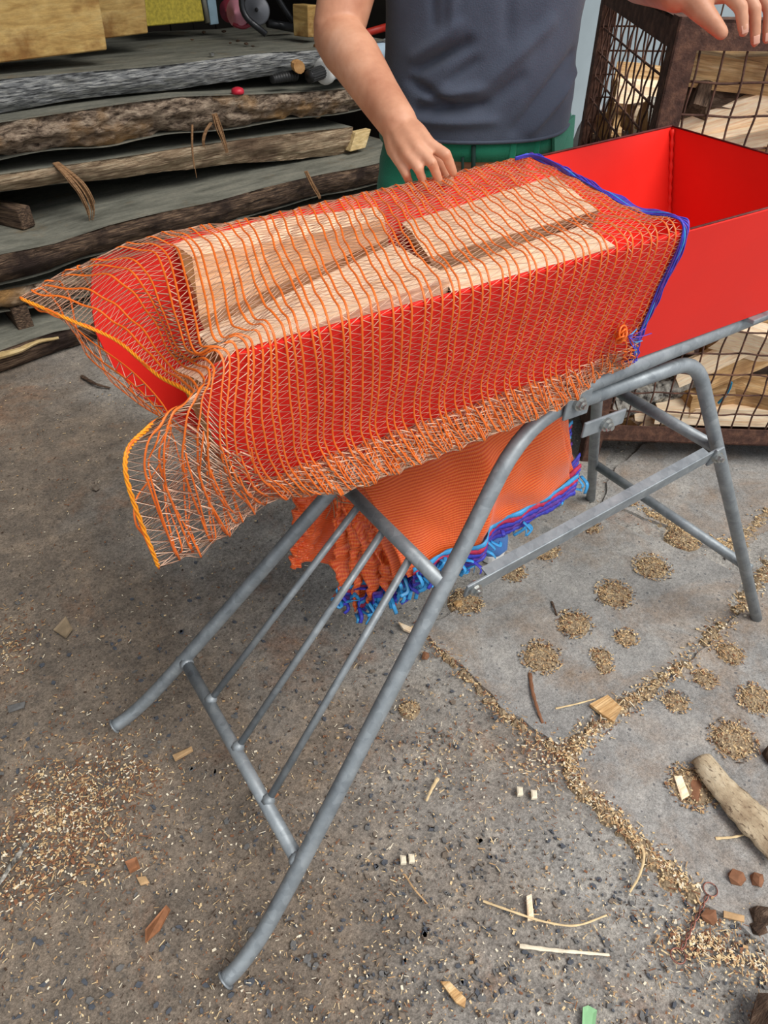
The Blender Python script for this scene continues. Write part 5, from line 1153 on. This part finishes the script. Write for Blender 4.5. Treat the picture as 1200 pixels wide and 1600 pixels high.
    mb2 = MB(); mb2.add(*tube_vf([(-0.03, -0.121, 1.0), (-0.028, -0.122, 0.975), (-0.030, -0.12, 0.94)], 0.003, 6)); mb2.build('fly_seam', M['green_dark'], tro, True)
    V, f = sheet([(0.132, -0.088, 1.03), (0.178, -0.03, 1.05), (0.184, -0.028, 0.985), (0.146, -0.078, 0.96)], 0.006); mesh_obj('pocket_flap', V, f, M['green_light'], tro)
    for a, b in (((0.133, -0.094, 1.028), (0.184, -0.034, 0.988)), ((0.18, -0.035, 1.048), (0.148, -0.084, 0.963))):
        mb2 = MB(); mb2.add(*tube_vf([a, b], 0.0012, 5)); mb2.build('stitching', M['green'], tro)
    V, f = sheet([(0.06, -0.128, 0.985), (0.125, -0.104, 0.985), (0.128, -0.102, 0.9), (0.062, -0.126, 0.9)], 0.005); mesh_obj('pocket', V, f, M['green'], tro)
    # ---------------- shoes
    for ank, toe, nm in ((ankL, tl, 'shoe'), (ankR, ankR + np.array([-0.03, -0.17, -0.085]), 'shoe')):
        mb = MB(); d = np.array([toe[0] - ank[0], toe[1] - ank[1], 0]); d /= np.linalg.norm(d); hl = np.array([ank[0], ank[1], 0]) - d * 0.055; Ls = np.linalg.norm((toe - hl)[:2])
        P = [hl + d * Ls * t + np.array([0, 0, z]) for t, z in ((0.02, 0.055), (0.15, 0.06), (0.35, 0.062), (0.55, 0.052), (0.75, 0.042), (0.92, 0.034), (1.0, 0.028))]
        v, f = tube_vf(P, [0.025, 0.036, 0.038, 0.042, 0.046, 0.04, 0.018], 18, True, [0.028, 0.036, 0.038, 0.032, 0.024, 0.017, 0.008]); v = np.array(v)
        v[:, 2] = np.maximum(v[:, 2], 0.018); mb.add(v, f); cap_ = mb.build(nm, M['shoe'], root, True)
        n_ = 32; s = np.array([-d[1], d[0], 0]); O_ = []
        for a in np.linspace(0, 2 * math.pi, n_, endpoint=False): O_.append(hl + d * (Ls * 0.5 + (Ls * 0.52) * math.cos(a)) + s * (0.043 * math.sin(a) * (1.08 + 0.12 * math.cos(a))))
        V = [tuple(p + np.array([0, 0, z])) for z in (0.001, 0.022) for p in O_]; f = [tuple(range(n_ - 1, -1, -1)), tuple(range(n_, 2 * n_))] + [(i, (i + 1) % n_, n_ + (i + 1) % n_, n_ + i) for i in range(n_)]
        mesh_obj('sole', V, f, M['white'], cap_)
man()

# ================================================================== LITTER ON THE GROUND
def floor_z(p): return 0.001
def litter():
    rng = random.Random(77); nr = np.random.RandomState(5)
    # sawdust spots (filled hollows) and drifts, each a low mound
    spots = [(1020, 885, 33), (960, 928, 34), (898, 974, 32), (845, 1026, 36), (800, 892, 26), (852, 860, 26), (1068, 840, 30), (920, 820, 22), (1146, 1155, 42), (1082, 1228, 44), (1140, 1020, 26), (1182, 1092, 34), (1056, 1096, 24), (1102, 1060, 22), (978, 996, 22), (940, 1025, 20), (985, 782, 16), (728, 940, 30), (945, 1042, 16), (640, 1105, 18)]
    mb = MB(); dense = []
    def mound(c, rx, ry, h, ang=0.0, k=26, rings=4):
        V = [(c[0], c[1], h)]; 
        for i in range(1, rings + 1):
            q = i / rings
            for j in range(k):
                a = 2 * math.pi * j / k; w = 1 + 0.16 * mnoise.noise(Vector((math.cos(a) * 1.6 + c[0] * 9, math.sin(a) * 1.6 + c[1] * 9, 0.3)))
                x, y = rx * q * w * math.cos(a), ry * q * w * math.sin(a); V.append((c[0] + x * math.cos(ang) - y * math.sin(ang), c[1] + x * math.sin(ang) + y * math.cos(ang), h * (1 - q ** 2.5) + 0.0012 * mnoise.noise(Vector((x * 90, y * 90, c[0]))) * (q < 1) - (0.006 if q == 1 else 0)))
        f = [(0, 1 + j, 1 + (j + 1) % k) for j in range(k)]
        for i in range(rings - 1):
            for j in range(k): f.append((1 + i * k + j, 1 + (i + 1) * k + j, 1 + (i + 1) * k + (j + 1) % k, 1 + i * k + (j + 1) % k))
        mb.add(V, f)
    for u, v, r in spots:
        c = gnd(u, v, 0.006); e = gnd(u + r, v, 0.006); R_ = np.linalg.norm((e - c)[:2]); mound(c, R_, R_ * 0.95, 0.0075); dense.append((c, R_, 1.0))
    o = mb.build('sawdust_spot', M['sawdust'], None, True); tag(o, 'round hollows in the concrete filled with pale sawdust', 'sawdust', None, 'stuff')
    mb = MB()
    path = [(1200, 880), (1160, 945), (1110, 995), (1060, 1045), (1010, 1080), (965, 1115), (920, 1150), (888, 1185), (905, 1228), (950, 1268), (990, 1308), (1030, 1350), (1080, 1390)]
    P = spline([gnd(*q, 0.0) for q in path], 6)
    for i in range(len(P)):
        if rng.random() < 0.8: mound(P[i] + np.array([rng.uniform(-.008, .008), rng.uniform(-.008, .008), 0]), rng.uniform(0.014, 0.034), rng.uniform(0.008, 0.022), 0.006, rng.uniform(0, 3), 12, 2)
    path2 = [(655, 985), (715, 1042), (785, 1112), (870, 1172)]
    Pb = spline([gnd(*q, 0.0) for q in path2], 8)
    for i in range(len(Pb)):
        if rng.random() < 0.7: mound(Pb[i], rng.uniform(0.012, 0.022), rng.uniform(0.006, 0.012), 0.005, rng.uniform(0, 3), 10, 2)
    path3 = [(1010, 800), (1060, 825), (1110, 845), (1150, 850), (1200, 800)]
    Pc = spline([gnd(*q, 0.0) for q in path3], 8)
    for i in range(len(Pc)): mound(Pc[i], rng.uniform(0.02, 0.032), rng.uniform(0.012, 0.02), 0.007, rng.uniform(0, 3), 12, 2)
    path4 = [(1060, 1470), (1110, 1480), (1160, 1500), (1200, 1520)]
    Pd = spline([gnd(*q, 0.0) for q in path4], 6)
    o = mb.build('sawdust_seam', M['sawdust'], None, True); tag(o, 'drift of sawdust filling the long broken joint in the concrete', 'sawdust', None, 'stuff')
    # wood shavings: thousands of small chips, dense where the photo shows drifts
    pts = []; mats = ['chip_pale', 'chip_tan', 'chip_red', 'chip_dark', 'chip_white']; X, F, MI = [], [], []
    def chip(c, L, w, h, ang, mi, tilt=0.0):
        ca, sa = math.cos(ang), math.sin(ang); n = len(X) * 0
        b = [(-L / 2, -w / 2, 0), (L / 2, -w * 0.35, tilt * L), (L * 0.42, w / 2, tilt * L), (-L * 0.46, w * 0.4, 0)]
        base = len(X)
        for z in (0.0, h):
            for x, y, zz in b: X.append((c[0] + x * ca - y * sa, c[1] + x * sa + y * ca, c[2] + z + zz))
        for q in ((4, 5, 6, 7), (0, 1, 5, 4), (1, 2, 6, 5), (2, 3, 7, 6), (3, 0, 4, 7)): F.append(tuple(base + i for i in q)); MI.append(mi)
    def scatter(n, gen, s0, s1, pal, z=0.0005):
        for _ in range(n):
            c = gen(); s = rng.uniform(s0, s1) * (1.6 if rng.random() < 0.06 else 1); thin = rng.random()
            chip((c[0], c[1], z + rng.uniform(0, 0.0015)), s * (2.2 if thin < 0.45 else 1.1), s * (0.28 if thin < 0.45 else 0.7), rng.uniform(0.0006, 0.0018), rng.uniform(0, 6.28), rng.choice(pal), rng.uniform(-0.05, 0.12))
    PAL = [0, 0, 1, 1, 2, 2, 3, 3, 4]
    scatter(6500, lambda: gnd(rng.uniform(-60, 1260), 560 + 1080 * rng.random() ** 0.8), 0.0012, 0.0042, PAL, 0.0)
    scatter(2500, lambda: (rng.uniform(-1.2, 3.2), rng.uniform(-0.8, 2.6), 0), 0.002, 0.006, PAL, 0.0)
    scatter(2600, lambda: gnd(rng.uniform(300, 1260), rng.uniform(1150, 1640)), 0.0012, 0.0042, [0, 0, 1, 1, 2, 4, 3], 0.0)
    for c, R_, _ in dense:
        scatter(int(125 * (R_ / 0.035) ** 2), lambda: (lambda r, a: (c[0] + r * math.cos(a), c[1] + r * math.sin(a), 0))(R_ * 0.97 * math.sqrt(rng.random()), rng.uniform(0, 6.28)), 0.0018, 0.0048, [0, 0, 1, 1, 1, 3, 2], 0.0055)
    for Q, n, zz, pal in ((P, 1500, 0.005, [0, 0, 1, 1, 4, 2]), (Pb, 500, 0.001, [0, 1, 2, 2, 1]), (Pc, 500, 0.005, [0, 0, 1, 1]), (Pd, 380, 0.002, [0, 0, 4, 1, 2])):
        scatter(n, lambda: Q[rng.randrange(len(Q))] + np.array([rng.gauss(0, .014), rng.gauss(0, .014), 0]), 0.0018, 0.006, pal, zz)
    # heap at the lower left, mixed with reddish dust
    for (u, v, su, sv, n) in ((110, 1290, 62, 55, 1500), (180, 1210, 60, 30, 350), (20, 1380, 30, 30, 200), (20, 1010, 25, 30, 160), (700, 1160, 60, 40, 180), (1090, 1470, 45, 35, 260), (860, 1185, 30, 25, 260)):
        scatter(int(n * 1.5), lambda: gnd(rng.gauss(u, su), rng.gauss(v, sv)), 0.0014, 0.0058, [0, 1, 1, 2, 2, 2, 4], 0.0005)
    # crumbs on top of the planks
    scatter(260, lambda: STK(rng.uniform(0.5, 1.3), rng.uniform(2.76, 2.9), 0), 0.003, 0.008, [0, 1, 2, 3], 0.40)
    o = mesh_obj('wood_shavings', X, F, [M[m] for m in mats], None, False, MI); tag(o, 'scattered pale and reddish wood shavings over the whole ground', 'shavings', None, 'stuff')
    # dark and grey stones showing in the concrete
    mb = MB(); zones = [(lambda: gnd(rng.uniform(-60, 760), 900 + 760 * rng.random() ** 0.8), 1150), (lambda: gnd(rng.uniform(560, 1260), rng.uniform(1290, 1650)), 620), (lambda: gnd(rng.uniform(200, 1240), rng.uniform(760, 1200)), 260)]
    V, F2, MI2 = [], [], []
    for gen, n in zones:
        for _ in range(n):
            c = gen(); r = 0.0022 + 0.0062 * rng.random() ** 2.6; ang = rng.uniform(0, 6.28); k = rng.randint(4, 6); b = len(V); e = rng.uniform(0.3, 0.85); mi = rng.choice([0, 0, 0, 1, 1, 2])
            for q, z in ((1.0, -0.002), (0.92, 0.0004)):
                for j in range(k):
                    a = 2 * math.pi * j / k; w = rng.uniform(0.75, 1.2) * r * q; x, y = w * math.cos(a), w * e * math.sin(a); V.append((c[0] + x * math.cos(ang) - y * math.sin(ang), c[1] + x * math.sin(ang) + y * math.cos(ang), z))
            F2.append(tuple(b + k + j for j in range(k))); MI2.append(mi)
            for j in range(k): F2.append((b + j, b + (j + 1) % k, b + k + (j + 1) % k, b + k + j)); MI2.append(mi)
    o = mesh_obj('embedded_gravel', V, F2, [M['stone_dark'], M['stone_grey'], M['stone_brown']], floor, False, MI2); tag(o, None, None, None, 'stuff')

    # dry grass caught where the upper crossbar meets the thin bar
    mbg = MB(); g0 = at(516, 772, 1, 0.915)
    for k in range(16):
        e = g0 + np.array([rng.uniform(-0.015, 0.035), rng.uniform(-0.02, 0.02), rng.uniform(-0.06, 0.015)]); mbg.add(*tube_vf(spline([g0 + np.array([rng.uniform(-.008, .008), 0, 0.012]), (g0 + e) / 2 + np.array([rng.uniform(-.01, .01), -0.006, 0.004]), e], 4), 0.0009, 4))
    o = mbg.build('grass_tuft', M['leaf']); tag(o, 'tuft of dry grass caught at the top of the first thin bar', 'grass', None, 'stuff')
    # ------- single pieces that can be pointed at
    def stick(label, pts, r0, r1, mat, flat=0.6, z=0.004, name='twig', cat='twig'):
        P = spline([gnd(u, v, z + (0.006 if 0 < i < len(pts) - 1 else 0)) for i, (u, v) in enumerate(pts)], 6); r = np.linspace(r0, r1, len(P)) * (1 + 0.15 * np.sin(np.arange(len(P)) * 1.9))
        P[:, 2] = np.maximum(P[:, 2], r * flat); c = P.mean(0); mbs = MB(); v, f = tube_vf(P, r, 7, True, r * flat); mbs.add(v - c, f); o = mbs.build(name, M[mat], None, False); o.location = tuple(c); tag(o, label, cat); return o
    def shard(label, outline, th, mat, curl=0.0, name='wood_chip', cat='wood chip', z=0.003):
        P = np.array([gnd(u, v, z) for u, v in outline]); c = P.mean(0); k = len(P); Q = P - c
        ln = np.linalg.norm(Q[:, :2], axis=1); up = curl * (ln / ln.max()) ** 2
        T = Q + np.stack([0 * ln, 0 * ln, th + up + np.array([rng.uniform(-.12, .12) * th for _ in range(k)])], -1); Tm = Q * 0.55 + np.array([0, 0, th * 1.25]); B = Q + np.stack([0 * ln, 0 * ln, up], -1)
        V = np.vstack([Tm, T, B]); f = [tuple(range(k))] + [(i, k + i, k + (i + 1) % k, (i + 1) % k) for i in range(k)] + [(k + i, 2 * k + i, 2 * k + (i + 1) % k, k + (i + 1) % k) for i in range(k)] + [tuple(range(3 * k - 1, 2 * k - 1, -1))]
        o = mesh_obj(name, V, f, M[mat]); bm = bmesh.new(); bm.from_mesh(o.data); bmesh.ops.recalc_face_normals(bm, faces=bm.faces); bm.to_mesh(o.data); bm.free(); o.location = tuple(c); tag(o, label, cat); return o
    # long birch bark strip at the right edge
    ctr = [(1092, 1192), (1112, 1222), (1135, 1250), (1158, 1275), (1185, 1300), (1225, 1340)]; wid = [0.014, 0.022, 0.025, 0.030, 0.036, 0.04]
    P = spline([gnd(u, v, 0.0) for u, v in ctr], 7); w = np.interp(np.linspace(0, 1, len(P)), np.linspace(0, 1, len(wid)), wid); V = []; m = 11
    T, N, B = frames(P)
    for i in range(len(P)):
        s = np.array([-T[i][1], T[i][0], 0]); s /= np.linalg.norm(s)
        for j in range(m):
            q = j / (m - 1) * 2 - 1; V.append(P[i] + s * q * w[i] * (1 + 0.15 * mnoise.noise(Vector((i * 0.35, q * 0.5 + (3 if q > 0 else 0), 4)))) + np.array([0, 0, 0.012 + 0.012 * (1 - q * q) + 0.002 * mnoise.noise(Vector((i * 0.4, j * 0.6, 1)))]))
    c = P.mean(0); o = mesh_obj('bark_slab', np.array(V) - c, grid_faces(len(P), m), M['birch_tan'], None, True); o.location = tuple(c); o.modifiers.new('thick', 'SOLIDIFY').thickness = 0.011; tag(o, 'long pale birch bark strip lying at the right edge of the ground', 'bark')
    # dark chunk at the corner
    o = mesh_obj('bark_chunk', *(lambda c: (lambda v, f: (np.array(v), f))(*blob(rng, c, 0.06, 0.5)))(gnd(1212, 1610, 0.025)), M['bark']); tag(o, 'dark bark chunk in the bottom right corner of the ground', 'bark')
    o = mesh_obj('bark_chunk', *blob(rng, gnd(1212, 1185, 0.015), 0.03, 0.6), M['bark']); tag(o, 'dark bark chunk at the right edge above the birch strip', 'bark')
    for i, (u, v, r, mt, lab) in enumerate([(1152, 1372, 0.017, 'chip_red', 'reddish brown bark crumb right of the broken joint, left one of the pair'), (1184, 1374, 0.015, 'chip_red', 'reddish brown bark crumb right of the broken joint, right one of the pair'), (1108, 1432, 0.015, 'chip_red', 'brown bark crumb beside the twisted wire tie'), (1190, 1430, 0.02, 'bark', 'dark bark crumb heap piece at the right edge'), (1185, 1450, 0.014, 'bark', 'small dark bark crumb below the heap piece at the right edge'),
                                            (310, 1023, 0.009, 'stone_brown', 'brown stone between the far front leg and the first thin bar'), (405, 1240, 0.018, 'chip_white', 'pale wood knot lying under the lower crossbar'), (425, 1240, 0.013, 'leaf_orange', 'orange bark bit lying beside the pale knot'), (665, 1025, 0.012, 'chip_red', 'orange bark bit beside the near front leg'), (715, 943, 0.014, 'cage_wood', 'brown wood lump under the flat strut'), (150, 762, 0.012, 'stone_brown', 'brown clod on the ground left of the hanging sack corner')]):
        o = mesh_obj('bark_crumb' if mt != 'stone_brown' else 'stone', *blob(rng, gnd(u, v, r * 0.5), r, 0.6), M[mt]); tag(o, lab, 'bark' if mt != 'stone_brown' else 'stone')
    shard('flat pale wood offcut at the bend of the sawdust joint', [(920, 1105), (948, 1090), (970, 1110), (958, 1132), (940, 1120)], 0.008, 'cage_wood', 0.004)
    shard('light splinter standing out near the near front leg', [(622, 974), (650, 985), (655, 996), (630, 985)], 0.006, 'split')
    shard('tan splinter on the sawdust spot above the birch strip end', [(1052, 1215), (1064, 1214), (1076, 1245), (1064, 1252)], 0.006, 'split')
    shard('brown bark flake on the same sawdust spot as the tan splinter', [(1078, 1225), (1086, 1212), (1096, 1228), (1090, 1256), (1080, 1250)], 0.004, 'chip_red')
    shard('pale ragged splinter at the bottom of the ground', [(688, 1535), (702, 1535), (728, 1562), (726, 1576), (712, 1568)], 0.006, 'cage_wood')
    shard('upright pale splinter at the lower centre of the ground', [(822, 1402), (830, 1398), (834, 1438), (824, 1440)], 0.005, 'split')
    shard('pinkish flat splinter right of the wire tie', [(1130, 1424), (1162, 1432), (1162, 1442), (1130, 1434)], 0.004, 'chip_tan')
    shard('tan splinter lying in the joint left of the thin bars', [(270, 1182), (300, 1168), (302, 1174), (274, 1190)], 0.006, 'chip_tan')
    shard('grey flat chip on the ground at the left', [(12, 1104), (40, 1097), (38, 1106), (14, 1114)], 0.003, 'stone_grey')
    shard('orange fallen leaf standing on edge at the lower left', [(230, 1478), (228, 1455), (262, 1418), (268, 1425), (250, 1455)], 0.003, 'leaf_orange', 0.012, 'fallen_leaf', 'leaf')
    shard('dry tan leaf on the ground left of the far front leg', [(84, 986), (104, 966), (114, 984), (104, 1000)], 0.002, 'leaf', 0.006, 'fallen_leaf', 'leaf')
    shard('small orange leaf piece by the shavings heap', [(196, 1348), (214, 1340), (220, 1358), (204, 1366)], 0.002, 'leaf_orange', 0.003, 'fallen_leaf', 'leaf')
    shard('small brown chip below the orange leaf piece', [(214, 1372), (228, 1370), (234, 1380), (220, 1384)], 0.003, 'chip_tan')
    shard('pale green scrap at the bottom edge of the ground', [(910, 1575), (918, 1572), (932, 1580), (928, 1612), (908, 1612)], 0.003, 'leaf_green', 0.004, 'paper_scrap', 'scrap')
    for i, (u, v) in enumerate([(812, 1238), (834, 1243), (630, 1345), (643, 1343)]):
        shard(['left one of the two white wood cubes by the broken joint', 'right one of the two white wood cubes by the broken joint', 'left one of the two white wood cubes right of the near front leg', 'right one of the two white wood cubes right of the near front leg'][i], [(u - 5, v - 7), (u + 4, v - 6), (u + 5, v + 6), (u - 4, v + 7)], 0.006, 'chip_white')
    stick('long pale twig curving across the bottom of the ground', [(755, 1408), (800, 1424), (850, 1440), (900, 1446), (948, 1430)], 0.0022, 0.0016, 'chip_pale')
    stick('second pale twig, straight, below the long curving one', [(812, 1478), (860, 1484), (905, 1488), (952, 1492)], 0.004, 0.0022, 'chip_white')
    stick('curved pale twig by the broken joint', [(1003, 1320), (1006, 1342), (998, 1370), (984, 1394)], 0.0028, 0.0018, 'chip_pale')
    stick('reddish twig standing out near the sawdust joint', [(828, 1052), (832, 1080), (840, 1108), (848, 1130)], 0.0045, 0.003, 'chip_red')
    stick('thin pale straw left of the flat wood offcut', [(868, 1107), (900, 1100), (930, 1092)], 0.0022, 0.0016, 'chip_pale')
    stick('pale straw near the birch strip', [(1118, 1310), (1145, 1308), (1172, 1302)], 0.003, 0.0015, 'chip_pale')
    stick('short twig right of the near front leg', [(632, 1366), (648, 1390), (668, 1412)], 0.0018, 0.0012, 'chip_tan')
    stick('pale splinter twig above the white cubes', [(684, 1216), (674, 1234), (666, 1252)], 0.004, 0.002, 'chip_pale')
    stick('grey weathered splinter at the left edge of the ground', [(42, 1318), (22, 1345), (0, 1378), (-20, 1400)], 0.005, 0.004, 'birch')
    stick('dark curled bark twig on the ground below the stack', [(128, 588), (150, 600), (172, 606)], 0.008, 0.004, 'bark')
    stick('small dark twig beside the sawdust spot', [(862, 780 + 160), (866, 950), (870, 962)], 0.003, 0.002, 'bark')
    # twisted wire tie with loops
    a, b = gnd(1064, 1484, 0.006), gnd(1106, 1398, 0.006); mbw = MB(); d = b - a; Ln = np.linalg.norm(d); d /= Ln; s = np.array([-d[1], d[0], 0])
    for k in range(2):
        t = np.linspace(0, Ln, 40); Q = a + d * t[:, None] + s * (0.0025 * np.sin(t * 160 + k * math.pi))[:, None]; Q[:, 2] = 0.006 + 0.0022 * np.cos(t * 160 + k * math.pi); mbw.add(*tube_vf(Q, 0.0012, 6))
    for c0, sg in ((a - d * 0.012, 1), (b + d * 0.012, -1)):
        th_ = np.linspace(0, 6.28, 20); Q = np.stack([c0[0] + 0.012 * np.cos(th_), c0[1] + 0.012 * np.sin(th_), np.full(20, 0.006)], -1); mbw.add(*tube_vf(Q, 0.0012, 6))
    o = mbw.build('wire_tie', M['wire'], None, True); tag(o, 'twisted wire tie with two loops on the ground at lower right', 'wire')
litter()
